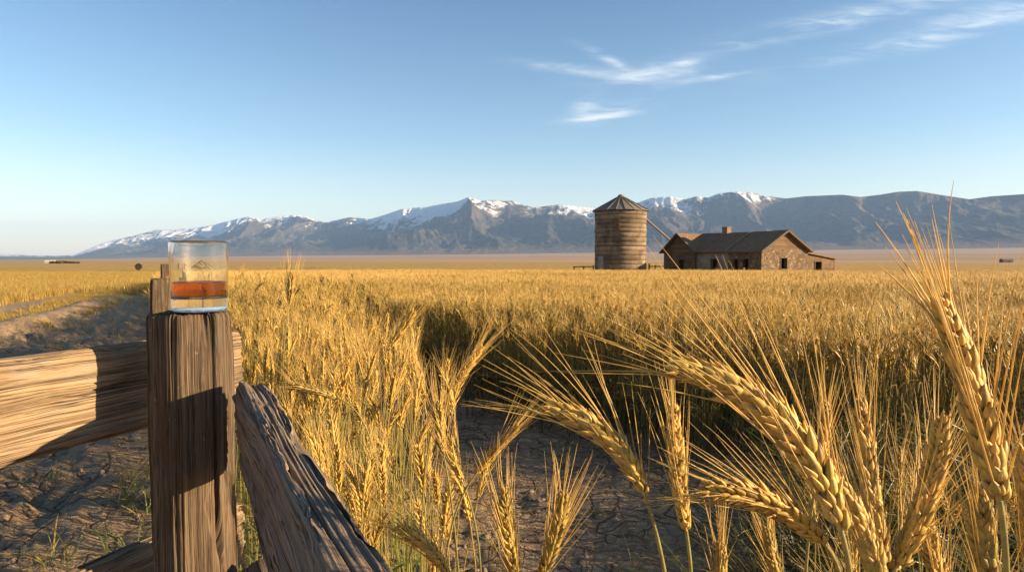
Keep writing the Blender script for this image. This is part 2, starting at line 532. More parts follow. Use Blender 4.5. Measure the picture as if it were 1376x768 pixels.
def make_mountains():
    na, nr = 1500, 200
    u = np.linspace(-0.86, 0.86, na)
    px = CX + FPX * u
    crest = np.interp(px, [0, 90, 200, 430, 520, 640, 800, 930, 1050, 1250, 1376], [14500, 14500, 15500, 14500, 12500, 11800, 11500, 11000, 10800, 9600, 9000])
    foot = np.interp(px, [0, 90, 200, 430, 520, 800, 1100, 1376], [9500, 9500, 9300, 9000, 8200, 7700, 7300, 7000])
    T = np.linspace(-0.02, 1.25, nr)
    Y = foot[:, None] + (crest - foot)[:, None] * T[None, :]
    X = u[:, None] * Y
    skyz = (347 - np.interp(px, SKY_X, SKY_Y)) / FPX                   # rise per metre
    zc = skyz * crest + CAM_H
    base = terrain(X, Y)
    wx = X + 500 * (fbm(X / 1500, Y / 1500, 71, 3) - 0.5); wy = Y + 500 * (fbm(X / 1500, Y / 1500, 83, 3) - 0.5)
    def rid(s, seed):
        return 1 - np.abs(2 * vnoise(wx / s, wy / (s * 1.7), seed) - 1)
    spur = 0.46 * rid(1700, 5) + 0.28 * rid(760, 9) + 0.15 * rid(360, 14) + 0.07 * rid(170, 19) + 0.04 * rid(80, 27)
    tt = np.clip(T, 0, 1)[None, :]
    prof = 0.30 * tt + 0.70 * tt ** 1.9
    # ridge lines run down from the crest; valleys cut deepest at mid slope
    cut = (0.15 + 0.85 * np.sin(np.pi * np.clip(tt, 0, 1) ** 0.8)) * 0.95
    rel = prof * (1 + cut * (spur - 0.66) * 2.45)
    fall = np.clip((T - 1) / 0.25, 0, 1)[None, :]
    rel = rel * (1 - fall * 0.55)
    rel = np.maximum(rel, 0) + 0.008 * (spur - .5) * np.clip(tt * 8, 0, 1)
    H = zc - np.interp(foot, [0, 1], [0, 1]) * 0 - terrain(u * crest, crest)
    Z = base + rel * np.maximum(H, 30)[:, None]
    # fit the skyline: scale each column so that its highest line of sight matches
    for _ in range(3):
        el = (Z - CAM_H) / Y
        k = el.argmax(1)
        ii = np.arange(na)
        need = skyz * Y[ii, k] + CAM_H - base[ii, k]
        have = np.maximum(Z[ii, k] - base[ii, k], 1)
        s = np.clip(need / have, 0.2, 4)
        ker = np.hanning(9); ker /= ker.sum()
        s = np.convolve(np.pad(s, 4, mode='edge'), ker, 'valid')
        Z = base + (Z - base) * s[:, None]
    Z[:, 0] -= 25
    i = np.arange(na - 1)[:, None]; j = np.arange(nr - 1)[None, :]
    q = np.stack([i * nr + j, (i + 1) * nr + j, (i + 1) * nr + j + 1, i * nr + j + 1], -1).reshape(-1, 4)
    mb = MB()
    snowk = np.interp(px, [0, 120, 170, 430, 460, 520, 800, 860, 1060, 1110, 1376], [0.45, 0.4, 0.62, 0.60, 0.70, 0.60, 0.74, 0.86, 1.0, 1.4, 1.4])
    rel_h = (Z - base) / np.maximum((zc - terrain(u * crest, crest))[:, None], 100)
    line = rel_h - snowk[:, None] - 0.04 + (0.60 - spur) * 0.85
    mb.add(np.stack([X, Y, Z], -1).reshape(-1, 3), q, col=np.stack([np.clip(line * 0.5 + 0.5, 0, 1).ravel(), np.clip(rel_h.ravel(), 0, 1), spur.ravel()], 1))
    m, t, b = new_mat('mountain rock and snow')
    P = t.node('ShaderNodeTexCoord').outputs['Object']
    a = t.node('ShaderNodeAttribute', attribute_name='tint')
    ln, rh, sp = t.sep(a.outputs['Color'])
    n = t.noise(P, 0.0022, 8, 0.65)
    n2 = t.noise(P, 0.011, 6, 0.7)
    rock = t.mix(t.smooth(n, 0.35, 0.65), (0.05, 0.046, 0.042, 1), (0.15, 0.115, 0.085, 1))
    wood = t.mix(n2, (0.022, 0.026, 0.024, 1), (0.045, 0.048, 0.038, 1))
    c = t.mix(t.math('MULTIPLY', t.smooth(t.math('ADD', n2, t.math('MULTIPLY', n, 0.6)), 0.7, 0.9), t.smooth(rh, 0.75, 0.5)), rock, wood)
    c = t.mix(t.smooth(rh, 0.16, 0.02, 0, 0.8), c, (0.17, 0.125, 0.085, 1))
    sn = t.math('ADD', t.math('MULTIPLY', t.math('SUBTRACT', ln, 0.5), 2.0), t.math('ADD', t.math('MULTIPLY', t.math('SUBTRACT', n, 0.5), 1.2), t.math('MULTIPLY', t.math('SUBTRACT', n2, 0.5), 1.0)))
    c = t.mix(t.smooth(sn, 0.0, 0.22), c, (0.8, 0.8, 0.82, 1))
    t.put(b.inputs['Base Color'], c)
    b.inputs['Roughness'].default_value = 0.95
    b.inputs['Specular IOR Level'].default_value = 0.05
    bump(t, b, t.math('ADD', n2, t.math('MULTIPLY', n, 1.5)), 0.9, 70.0)
    o = mb.build('mountain_range', m)
    tag(o, kind='structure')


make_mountains()

# ------------------------------------------------------------------ haze
hb = MB()
box(hb, (0, 12500, 690), 48000, 33000, 1500, uvs=False)
hm = bpy.data.materials.new('pale haze')
hm.use_nodes = True
ht = NT(hm.node_tree)
ht.n.clear()
pv = ht.node('ShaderNodeVolumePrincipled')
pv.inputs['Color'].default_value = (0.36, 0.58, 1.0, 1)
pv.inputs['Density'].default_value = HAZE_DENSITY
pv.inputs['Anisotropy'].default_value = 0.0
ho = ht.node('ShaderNodeOutputMaterial')
ht.t.links.new(pv.outputs[0], ho.inputs['Volume'])
if HAZE_DENSITY > 0:
    haze = hb.build('haze', hm, smooth=False)
    tag(haze, kind='stuff')

# ------------------------------------------------------------------ the farmstead
def uvmat(name, fn, rough=0.85, spec=0.2):
    m, t, b = new_mat(name)
    uv = t.node('ShaderNodeUVMap').outputs[0]
    c, h, st, di = fn(t, uv)
    t.put(b.inputs['Base Color'], c)
    b.inputs['Roughness'].default_value = rough
    b.inputs['Specular IOR Level'].default_value = spec
    if h is not None:
        bump(t, b, h, st, di)
    return m


def boards_fn(c1, c2, c3, bw=0.22):
    def fn(t, uv):
        br = t.node('ShaderNodeTexBrick')
        br.offset = 0.37; br.offset_frequency = 2
        t.put(br.inputs['Vector'], uv)
        br.inputs['Color1'].default_value = (0, 0, 0, 1); br.inputs['Color2'].default_value = (1, 1, 1, 1)
        br.inputs['Mortar'].default_value = (0.5, 0.5, 0.5, 1)
        br.inputs['Scale'].default_value = 1.0
        br.inputs['Mortar Size'].default_value = 0.012
        br.inputs['Brick Width'].default_value = 2.7
        br.inputs['Row Height'].default_value = bw
        x, y, _ = t.sep(uv)
        row = t.math('FLOOR', t.math('DIVIDE', y, bw))
        rown = t.node('ShaderNodeTexWhiteNoise', noise_dimensions='1D')
        t.put(rown.inputs['W'], row)
        grain = t.noise(t.mapping(uv, scale=(1.3, 16, 1)), 1.0, 5, 0.6)
        stain = t.noise(t.mapping(uv, scale=(0.8, 0.8, 1), loc=(5, 1, 0)), 1.0, 6, 0.65)
        c = t.mix(t.math('MULTIPLY_ADD', br.outputs['Color'], 0.5, t.math('MULTIPLY', rown.outputs['Value'], 0.5)), (*c1, 1), (*c2, 1))
        c = t.mix(t.smooth(stain, 0.42, 0.66, 0, 0.8), c, (*c3, 1))
        c = t.mix(t.smooth(grain, 0.5, 0.75, 0, 0.5), c, (c1[0] * .5, c1[1] * .5, c1[2] * .5, 1))
        c = t.mix(br.outputs['Fac'], c, (0.035, 0.025, 0.018, 1))
        h = t.math('SUBTRACT', t.math('MULTIPLY', grain, 0.3), br.outputs['Fac'])
        return c, h, 0.7, 0.03
    return fn


def stone_fn(t, uv):
    nz = t.node('ShaderNodeTexNoise'); t.put(nz.inputs['Vector'], uv); nz.inputs['Scale'].default_value = 2.5
    wv = t.vmath('ADD', uv, t.vmath('MULTIPLY', t.vmath('SUBTRACT', nz.outputs['Color'], (0.5, 0.5, 0.5)), (0.25, 0.25, 0)))
    sc = t.mapping(wv, scale=(1.0, 1.35, 1))
    v = t.node('ShaderNodeTexVoronoi', feature='DISTANCE_TO_EDGE'); v.inputs['Scale'].default_value = 2.6; t.put(v.inputs['Vector'], sc)
    v2 = t.node('ShaderNodeTexVoronoi', feature='F1'); v2.inputs['Scale'].default_value = 2.6; t.put(v2.inputs['Vector'], sc)
    r, g, bl = t.sep(v2.outputs['Color'])
    c = t.mix(r, (0.10, 0.065, 0.038, 1), (0.28, 0.19, 0.112, 1))
    c = t.mix(t.smooth(g, 0.6, 0.9, 0, 0.7), c, (0.15, 0.1, 0.07, 1))
    n = t.noise(uv, 9, 5, 0.65)
    c = t.mix(1.0, c, t.ramp(n, [(0.2, 0.7), (0.8, 1.25)]), 'MULTIPLY')
    e = t.smooth(v.outputs['Distance'], 0.0, 0.07)
    c = t.mix(e, (0.12, 0.085, 0.06, 1), c)
    return c, t.math('ADD', e, t.math('MULTIPLY', n, 0.4)), 0.9, 0.07


def shingle_fn(t, uv):
    br = t.node('ShaderNodeTexBrick')
    t.put(br.inputs['Vector'], uv)
    br.inputs['Color1'].default_value = (0, 0, 0, 1); br.inputs['Color2'].default_value = (1, 1, 1, 1); br.inputs['Mortar'].default_value = (0.3, 0.3, 0.3, 1)
    br.inputs['Scale'].default_value = 1.0; br.inputs['Mortar Size'].default_value = 0.015
    br.inputs['Brick Width'].default_value = 0.32; br.inputs['Row Height'].default_value = 0.26
    st = t.noise(t.mapping(uv, scale=(0.9, 0.5, 1)), 1.0, 6, 0.7)
    fi = t.noise(t.mapping(uv, scale=(9, 3, 1)), 1.0, 4, 0.6)
    c = t.mix(t.math('MULTIPLY_ADD', br.outputs['Color'], 0.5, t.math('MULTIPLY', fi, 0.5)), (0.17, 0.093, 0.047, 1), (0.33, 0.195, 0.105, 1))
    c = t.mix(t.smooth(st, 0.45, 0.7, 0, 0.75), c, (0.23, 0.16, 0.1, 1))
    c = t.mix(br.outputs['Fac'], c, (0.04, 0.03, 0.025, 1))
    return c, t.math('SUBTRACT', fi, br.outputs['Fac']), 0.6, 0.03


def brick_fn(t, uv):
    br = t.node('ShaderNodeTexBrick')
    t.put(br.inputs['Vector'], uv)
    br.inputs['Color1'].default_value = (0.17, 0.085, 0.055, 1); br.inputs['Color2'].default_value = (0.25, 0.14, 0.09, 1); br.inputs['Mortar'].default_value = (0.22, 0.18, 0.14, 1)
    br.inputs['Scale'].default_value = 1.0; br.inputs['Mortar Size'].default_value = 0.012
    br.inputs['Brick Width'].default_value = 0.24; br.inputs['Row Height'].default_value = 0.08
    return br.outputs['Color'], br.outputs['Fac'], 0.4, 0.01


def rust_fn(t, uv):
    n = t.noise(t.mapping(uv, scale=(1.2, 0.5, 1)), 1.0, 6, 0.65)
    f = t.noise(t.mapping(uv, scale=(12, 1.0, 1)), 1.0, 4, 0.6)
    c = t.mix(t.smooth(n, 0.35, 0.65), (0.17, 0.155, 0.14, 1), (0.19, 0.135, 0.095, 1))
    c = t.mix(t.smooth(f, 0.5, 0.7, 0, 0.6), c, (0.12, 0.075, 0.05, 1))
    return c, f, 0.2, 0.01


M_BOARD = uvmat('brown weathered boards', boards_fn((0.13, 0.076, 0.042), (0.21, 0.13, 0.075), (0.095, 0.058, 0.034)))
M_GBOARD = uvmat('grey weathered boards', boards_fn((0.25, 0.205, 0.165), (0.34, 0.285, 0.23), (0.2, 0.155, 0.12)))
M_LBOARD = uvmat('pale weathered boards', boards_fn((0.13, 0.08, 0.045), (0.205, 0.13, 0.075), (0.09, 0.056, 0.033)))
M_SILO = uvmat('silo staves', boards_fn((0.115, 0.079, 0.05), (0.29, 0.21, 0.138), (0.072, 0.052, 0.036), 0.5))
M_STONE = uvmat('field stone', stone_fn)
M_SHINGLE = uvmat('old shingles', shingle_fn)
M_BRICK = uvmat('chimney brick', brick_fn)
M_RUST = uvmat('rusty sheet metal', rust_fn, 0.6, 0.4)
M_DARKWOOD = simple_mat('dark frame wood', (0.1, 0.07, 0.047), 0.85, 6)
M_OLDWOOD = simple_mat('old pole wood', (0.2, 0.14, 0.09), 0.85, 4)
M_PIPE = simple_mat('rusted pipe', (0.14, 0.1, 0.08), 0.6, 3, metal=0.2)


def wall_panel(mb, o, a, up, width, height, n, thick, openings, uv0=(0, 0)):
    """wall in the plane o + s*a + t*up, outward normal n, with openings (s0, s1, t0, t1) and real thickness"""
    o = np.array(o, float); a = np.array(a, float); up = np.array(up, float); n = np.array(n, float)
    xs = sorted({0.0, width, *[v for op in openings for v in op[:2]]})
    zs = sorted({0.0, height, *[v for op in openings for v in op[2:]]})
    P = lambda s, t_, d: o + a * s + up * t_ - n * d
    def quad(p, uv, flip):
        mb.add(p, [[3, 2, 1, 0]] if flip else [[0, 1, 2, 3]], uv=uv)
    for i in range(len(xs) - 1):
        for j in range(len(zs) - 1):
            s0, s1, t0, t1 = xs[i], xs[i + 1], zs[j], zs[j + 1]
            cs, ct = (s0 + s1) / 2, (t0 + t1) / 2
            if any(op[0] < cs < op[1] and op[2] < ct < op[3] for op in openings):
                continue
            uv = [(uv0[0] + s, uv0[1] + t_) for s, t_ in ((s0, t0), (s1, t0), (s1, t1), (s0, t1))]
            quad([P(s0, t0, 0), P(s1, t0, 0), P(s1, t1, 0), P(s0, t1, 0)], uv, False)
            quad([P(s0, t0, thick), P(s1, t0, thick), P(s1, t1, thick), P(s0, t1, thick)], uv, True)
    for (s0, s1, t0, t1) in list(openings) + [(0, width, 0, height)]:
        for (pa, pb) in (((s0, t0), (s1, t0)), ((s1, t0), (s1, t1)), ((s1, t1), (s0, t1)), ((s0, t1), (s0, t0))):
            l = math.hypot(pb[0] - pa[0], pb[1] - pa[1])
            quad([P(*pa, 0), P(*pb, 0), P(*pb, thick), P(*pa, thick)], [(0, 0), (l, 0), (l, thick), (0, thick)], False)


def frame_parts(name, parent, o, a, up, n, op, mat, sill=False):
    mb = MB()
    s0, s1, t0, t1 = op
    o = np.array(o, float); a = np.array(a, float); up = np.array(up, float); n = np.array(n, float)
    f = 0.11
    for (c, sx, sz) in (((s0 - f / 2, (t0 + t1) / 2), f, t1 - t0), ((s1 + f / 2, (t0 + t1) / 2), f, t1 - t0), (((s0 + s1) / 2, t1 + f / 2), s1 - s0 + 2.6 * f, f)):
        box(mb, o + a * c[0] + up * c[1] + n * 0.02, sx, 0.08, sz, a, n, up)
    fr = mb.build(name, mat, parent, smooth=False)
    if sill:
        m2 = MB()
        box(m2, o + a * (s0 + s1) / 2 + up * (t0 - 0.05) + n * 0.05, s1 - s0 + 0.3, 0.16, 0.09, a, n, up)
        m2.build('sill', mat, fr, smooth=False)
    return fr


def roof_slab(mb, p00, p10, p11, p01, thick, sag=0.05, nu=18, nv=8, seed=0):
    """roof slope between four corners (eave a, eave b, ridge b, ridge a), slightly sagging, with thickness"""
    p = [np.array(q, float) for q in (p00, p10, p11, p01)]
    n = np.cross(p[1] - p[0], p[3] - p[0]); n /= np.linalg.norm(n)
    if n[2] < 0:
        n = -n
    s, t_ = np.meshgrid(np.linspace(0, 1, nu), np.linspace(0, 1, nv), indexing='ij')
    S = s[..., None]; T = t_[..., None]
    pts = p[0] * (1 - S) * (1 - T) + p[1] * S * (1 - T) + p[2] * S * T + p[3] * (1 - S) * T
    l1 = np.linalg.norm(p[1] - p[0]); l2 = np.linalg.norm(p[3] - p[0])
    d = (fbm(s * l1 * 0.7, t_ * l2 * 0.7, seed, 3) - 0.5) * sag * 1.2 - sag * np.sin(np.pi * s) * 0.8
    top = pts + n * d[..., None]
    bot = top - n * thick
    i = np.arange(nu - 1)[:, None]; j = np.arange(nv - 1)[None, :]
    q = np.stack([i * nv + j, (i + 1) * nv + j, (i + 1) * nv + j + 1, i * nv + j + 1], -1).reshape(-1, 4)
    fl = np.dot(np.cross(p[1] - p[0], p[3] - p[0]), n) < 0
    uv = np.stack([s * l1, t_ * l2], -1).reshape(-1, 2)
    mb.add(top.reshape(-1, 3), q[:, ::-1] if fl else q, uv=uv)
    mb.add(bot.reshape(-1, 3), q if fl else q[:, ::-1], uv=uv)
    for idx in ([(k, 0) for k in range(nu)], [(k, nv - 1) for k in range(nu)], [(0, k) for k in range(nv)], [(nu - 1, k) for k in range(nv)]):
        for (a, b) in zip(idx[:-1], idx[1:]):
            mb.add([top[a], top[b], bot[b], bot[a]], [[0, 1, 2, 3]], uv=[(0, 0), (.3, 0), (.3, .1), (0, .1)])


def tri_wall(mb, a, b, c, n, thick):
    a, b, c, n = [np.array(q, float) for q in (a, b, c, n)]
    l = np.linalg.norm(b - a)
    e = (b - a) / l
    uv = [(0, 0), (l, 0), (np.dot(c - a, e), np.linalg.norm(c - a - e * np.dot(c - a, e)))]
    mb.add([a, b, c], tris=[[0, 1, 2]], uv=uv)
    mb.add([a - n * thick, b - n * thick, c - n * thick], tris=[[2, 1, 0]], uv=uv)


def make_house():
    D0 = 72.0
    k0 = (1023 - CX) / FPX
    P0 = np.array((k0 * D0, D0, 0.0)); P0[2] = float(terrain(P0[0], P0[1])) - 0.02
    al = math.atan(k0)
    r = np.array((math.cos(al), -math.sin(al), 0)); d = np.array((math.sin(al), math.cos(al), 0))
    V = 0.669 * r + 0.743 * d; U = -0.743 * r + 0.669 * d; Zu = np.array((0, 0, 1.0))
    def along(p, e, px):
        k = (px - CX) / FPX
        return (k * p[1] - p[0]) / (e[0] - k * e[1])
    L = along(P0, U, 894); W = along(P0, V, 1085); uw = along(P0, U, 935.5); us = along(P0, U, 978)
    HE = CAM_H + (347 - 335) * D0 / FPX - P0[2]         # eave height
    HR = HE + W * 0.285
    root = empty('farmhouse', P0)
    tag(root, 'long abandoned stone and timber farmhouse with brown shingle roof beside the round silo', 'house')
    o = np.zeros(3)
    pt = lambda u, v, z: U * u + V * v + Zu * z
    th = 0.32
    # facade (faces the camera's left): stone, grey boards, then the brown gabled wing set 0.25 m forward
    d1 = along(P0, U, 1005.5), along(P0, U, 998.5)
    d2 = along(P0, U, 991.5), along(P0, U, 985.5)
    wn = along(P0, U, 963), along(P0, U, 955.5)
    wd = along(P0 - V * 0.25, U, 918.5), along(P0 - V * 0.25, U, 913)
    st = MB()
    ops = [(d1[0], d1[1], 0.02, 2.05), (d2[0], d2[1], 0.02, 2.0)]
    wall_panel(st, o, U, Zu, us, HE, -V, th, ops)
    gw = (along(P0, V, 1049), along(P0, V, 1057), 1.0, 2.15)
    wall_panel(st, o - U * 0.0 + V * th, V, Zu, W - th, HE, -U, th, [(gw[0] - th, gw[1] - th, gw[2], gw[3])])
    stone = st.build('stone_wall', M_STONE, root, smooth=False)
    for op in ops:
        frame_parts('door_frame', root, o, U, Zu, -V, op, M_DARKWOOD)
    frame_parts('window_frame', root, o, V, Zu, -U, gw, M_DARKWOOD, True)
    gb = MB()
    op = (wn[0] - us, wn[1] - us, 0.85, 2.0)
    wall_panel(gb, pt(us, 0.05, 0), U, Zu, uw - us, HE, -V, 0.2, [op])
    gbw = gb.build('grey_board_wall', M_GBOARD, root, smooth=False)
    frame_parts('window_frame', root, pt(us, 0.05, 0), U, Zu, -V, op, M_DARKWOOD, True)
    uc = (uw + L) / 2
    wb = MB()
    fv = -0.25
    op = (wd[0] - uw, wd[1] - uw, 0.02, 1.95)
    wall_panel(wb, pt(uw, fv, 0), U, Zu, L - uw, HE, -V, 0.2, [op])
    aw = 0.34
    tri_wall(wb, pt(uw, fv, HE), pt(L, fv, HE), pt(uc, fv, HR - 0.1), -V, 0.2)
    wall_panel(wb, pt(uw, fv + 0.2, 0), V, Zu, 0.1, HE, -U, 0.1, [])
    wall_panel(wb, pt(L, W, 0), -V, Zu, W - fv - 0.2, HE, U, 0.2, [])
    wall_panel(wb, pt(L - .2, W, 0), -U, Zu, L - 0.5, HE, V, 0.2, [])
    wb.build('timber_wall', M_BOARD, root, smooth=False)
    frame_parts('door_frame', root, pt(uw, fv, 0), U, Zu, -V, op, M_DARKWOOD)
    vb = MB()
    box(vb, pt(uc, fv - 0.03, HR - 1.0), 0.5, 0.08, 0.6, U, V, Zu)
    vb.build('gable_hatch', M_DARKWOOD, root, smooth=False)
    # board gable over the stone end wall
    tg = MB()
    tri_wall(tg, pt(0.02, 0, HE), pt(0.02, W, HE), pt(0.02, W / 2, HR - 0.1), -U, 0.2)
    tg.build('board_gable', M_LBOARD, root, smooth=False)
    # roofs
    ov = 0.4
    dz = ov * (HR - HE) / (W / 2)
    rm = MB()
    roof_slab(rm, pt(-ov, -ov, HE - dz + .08), pt(uc, -ov, HE - dz + .08), pt(uc, W / 2, HR + .08), pt(-ov, W / 2, HR + .08), 0.13, 0.07, 26, 10, 3)
    roof_slab(rm, pt(-ov, W + ov, HE - dz + .08), pt(uc, W + ov, HE - dz + .08), pt(uc, W / 2, HR + .08), pt(-ov, W / 2, HR + .08), 0.13, 0.07, 26, 10, 5)
    main_roof = rm.build('roof', M_SHINGLE, root, smooth=False)
    hw = (L - uw) / 2
    dw = ov * (HR - HE) / hw
    rw = MB()
    roof_slab(rw, pt(uw - ov, fv - ov, HE - dw + .07), pt(uw - ov, W / 2 + 1, HE - dw + .07), pt(uc, W / 2 + 1, HR + .07), pt(uc, fv - ov, HR + .07), 0.12, 0.05, 16, 8, 7)
    roof_slab(rw, pt(L + ov, fv - ov, HE - dw + .07), pt(L + ov, W + ov, HE - dw + .07), pt(uc, W + ov, HR + .07), pt(uc, fv - ov, HR + .07), 0.12, 0.05, 16, 8, 9)
    rw.build('wing_roof', M_SHINGLE, root, smooth=False)
    for (a, b) in (((-ov - .03, -ov, HE - dz), (-ov - .03, W / 2, HR)), ((-ov - .03, W + ov, HE - dz), (-ov - .03, W / 2, HR))):
        bb = MB(); bar(bb, pt(*a), pt(*b), 0.05, 0.2)
        bb.build('bargeboard', M_DARKWOOD, main_roof, smooth=False)
    for (a, b) in (((uw - ov, fv - ov - .03, HE - dw), (uc, fv - ov - .03, HR)), ((L + ov, fv - ov - .03, HE - dw), (uc, fv - ov - .03, HR))):
        bb = MB(); bar(bb, pt(*a), pt(*b), 0.05, 0.18)
        bb.build('bargeboard', M_DARKWOOD, main_roof, smooth=False)
    fl = MB()
    uf = us
    bar(fl, pt(uf, -ov, HE - dz + .12), pt(uf, W / 2 - .1, HR + .1), 0.14, 0.05)
    fl.build('flashing', M_GBOARD, main_roof, smooth=False)
    # chimney on the ridge
    uch = None
    for q in np.linspace(3, uc + 1, 200):
        w_ = P0 + pt(q, W / 2, 0)
        if CX + FPX * w_[0] / w_[1] < 976:
            uch = q
            break
    ch = MB()
    box(ch, pt(uch, W / 2, HR + .18), 0.8, 0.65, 0.95, U, V, Zu)
    box(ch, pt(uch, W / 2, HR + .69), 0.9, 0.75, 0.09, U, V, Zu)
    ch.build('chimney', M_BRICK, main_roof, smooth=False)
    # plank lean-to at the far end
    q0 = pt(0.45, W + 0.02, 0)
    LW = along(P0 + q0, V, 1121)
    h0, h1 = HE - 0.35, HE - 0.95
    le = MB()
    dd = along(P0 + q0, V, 1095), along(P0 + q0, V, 1103.5)
    op = (dd[0], dd[1], 0.02, 1.75)
    wall_panel(le, q0, V, Zu, LW, h1, -U, 0.15, [op])
    tri_wall(le, q0 + Zu * h1, q0 + V * LW + Zu * h1, q0 + Zu * h0, -U, 0.15)
    wall_panel(le, q0 + V * LW, U, Zu, 4.5, h1, V, 0.15, [])
    lw_ = le.build('lean_to_wall', M_LBOARD, root, smooth=False)
    frame_parts('door_frame', root, q0, V, Zu, -U, op, M_DARKWOOD)
    lr = MB()
    roof_slab(lr, q0 - U * .3 + V * (LW + .14) + Zu * (h1 + .0), q0 + U * 4.8 + V * (LW + .14) + Zu * (h1 + .0), q0 + U * 4.8 + Zu * (h0 + .12), q0 - U * .3 + Zu * (h0 + .12), 0.1, 0.04, 10, 6, 13)
    lr.build('lean_to_roof', M_SHINGLE, root, smooth=False)


make_house()


def make_silo():
    D = 78.0
    k = (833.5 - CX) / FPX
    c = np.array((k * D, D, 0.0)); c[2] = float(terrain(c[0], c[1])) - 0.05
    R = 34.5 * D / FPX
    HE = CAM_H + (347 - 284) * D / FPX - c[2]
    HP = CAM_H + (347 - 262.5) * D / FPX - c[2]
    root = empty('grain_silo', c)
    tag(root, 'round wooden grain silo with conical metal roof standing left of the farmhouse', 'silo')
    # wall: stacked board courses, each slightly in or out
    na = 72
    a = np.linspace(0, 2 * np.pi, na + 1)
    course = 0.5
    nc = int(round(HE / course))
    rg = np.random.default_rng(4)
    mb = MB()
    for i in range(nc):
        z0, z1 = i * HE / nc, (i + 1) * HE / nc
        rr = R - 0.03 + rg.uniform(-0.03, 0.03)
        prof = [(rr - 0.03, z0), (rr, z0 + 0.012), (rr + 0.002, (z0 + z1) / 2), (rr, z1 - 0.012), (rr - 0.03, z1)]
        wob = (vnoise(np.cos(a) * 3 + 9, np.sin(a) * 3 + i * 3.7, 3) - .5) * 0.05
        v = np.array([[((p[0] + w_) * math.cos(t), (p[0] + w_) * math.sin(t), p[1]) for t, w_ in zip(a, wob)] for p in prof]).reshape(-1, 3)
        uv = np.array([[(t * R, p[1]) for t in a] for p in prof]).reshape(-1, 2)
        n = na + 1
        q = [[j * n + s, j * n + s + 1, (j + 1) * n + s + 1, (j + 1) * n + s] for j in range(4) for s in range(na)]
        mb.add(v, q, uv=uv)
    mb.build('wall', M_SILO, root)
    hp = MB()
    for z in (0.45, 2.0, 3.6, 5.2, HE - 0.12):
        ring(hp, R + 0.03, z, 0.03)
    hp.build('hoop', M_PIPE, root)
    # roof of sheet metal wedges, one torn open on the sunny side
    rf = MB()
    RO = R + 0.28
    nw = 20
    for w_ in range(nw):
        t0, t1 = 2 * np.pi * w_ / nw, 2 * np.pi * (w_ + 1) / nw
        tm = (t0 + t1) / 2
        torn = w_ == 17
        lo, hi = (0.0, 1.0)
        segs = [(0.0, 0.45), (0.72, 0.94)] if torn else [(0.0, 0.94)]
        for (s0, s1) in segs:
            pts = []
            for s in (s0, s1):
                rad = RO * (1 - s); z = HE + 0.02 + (HP - HE - .1) * s + (0.03 if w_ % 2 else 0.0)
                pts.append([(rad * math.cos(t), rad * math.sin(t), z) for t in (t0, tm, t1)])
            v = np.array(pts).reshape(-1, 3)
            v2 = v - np.array((0, 0, 0.04))
            uv = np.array([(t0 * R, s0 * 3.4), (tm * R, s0 * 3.4), (t1 * R, s0 * 3.4), (t0 * R, s1 * 3.4), (tm * R, s1 * 3.4), (t1 * R, s1 * 3.4)]) + np.array((0, w_ * 3.3))
            rf.add(np.vstack([v, v2]), [[0, 1, 4, 3], [1, 2, 5, 4], [9, 10, 7, 6], [10, 11, 8, 7], [6, 7, 1, 0], [7, 8, 2, 1], [3, 4, 10, 9], [4, 5, 11, 10], [0, 3, 9, 6], [8, 11, 5, 2]], uv=np.vstack([uv, uv]))
    roof = rf.build('roof', M_RUST, root, smooth=False)
    rb = MB()
    for w_ in range(nw):
        t = 2 * np.pi * w_ / nw
        bar(rb, (RO * math.cos(t), RO * math.sin(t), HE + .05), (0.2 * math.cos(t), 0.2 * math.sin(t), HP - .1), 0.06, 0.07)
    rb.build('roof_rib', M_RUST, roof, smooth=False)
    cp = MB()
    lathe(cp, [(0.0, HP + .1), (0.28, HP + .02), (0.34, HP - .1), (0.34, HP - .2), (0.0, HP - .2)], 16)
    cp.build('roof_cap', M_RUST, roof)
    # door and hatch on the shaded side
    def plate(t, w_, z0, z1, name, mat, proud):
        m = MB()
        n = np.array((math.cos(t), math.sin(t), 0)); s = np.array((-math.sin(t), math.cos(t), 0))
        box(m, n * (R + proud) + np.array((0, 0, (z0 + z1) / 2)), w_, 0.1, z1 - z0, s, n)
        return m.build(name, mat, root, smooth=False)
    dr = plate(math.radians(-147), 0.95, 0.1, 2.4, 'door', M_GBOARD, -0.02)
    plate(math.radians(-107), 0.55, HE - 2.1, HE - 0.9, 'hatch', M_LBOARD, 0.0)
    bs = MB()
    lathe(bs, [(R + 0.0, 0.32), (R + 0.16, 0.3), (R + 0.18, -0.3), (R - 0.2, -0.3)], 48)
    bs.build('footing', M_GBOARD, root)
    # filling chute from under the eave down behind the house
    A = np.array((c[0], c[1], c[2])) + np.array(((R + 0.02) * math.cos(math.radians(12)), (R + .02) * math.sin(math.radians(12)), HE - 0.75))
    B = at(907, 327, 88.0)
    dirn = B - A
    ext = (A[2] + 0.75) / -dirn[2]
    E = A + dirn * ext
    E[2] = float(terrain(E[0], E[1]))
    m = MB()
    tube(m, [A, (A + E) / 2 - np.array((0, 0, .12)), E], [0.13, 0.13, 0.13], 10)
    mo = m.build('grain_chute', M_PIPE, None)
    mo['label'] = 'rusty slanting chute pipe leaning from the silo top down behind the house'
    mo['category'] = 'chute'


def ring(mb, R, z, r, n=64):
    a = np.linspace(0, 2 * np.pi, n + 1)[:-1]
    v = []
    for t in a:
        for k in range(4):
            b = k * math.pi / 2
            v.append(((R + r * math.cos(b)) * math.cos(t), (R + r * math.cos(b)) * math.sin(t), z + r * math.sin(b)))
    q = [[i * 4 + k, ((i + 1) % n) * 4 + k, ((i + 1) % n) * 4 + (k + 1) % 4, i * 4 + (k + 1) % 4] for i in range(n) for k in range(4)]
    mb.add(v, q)


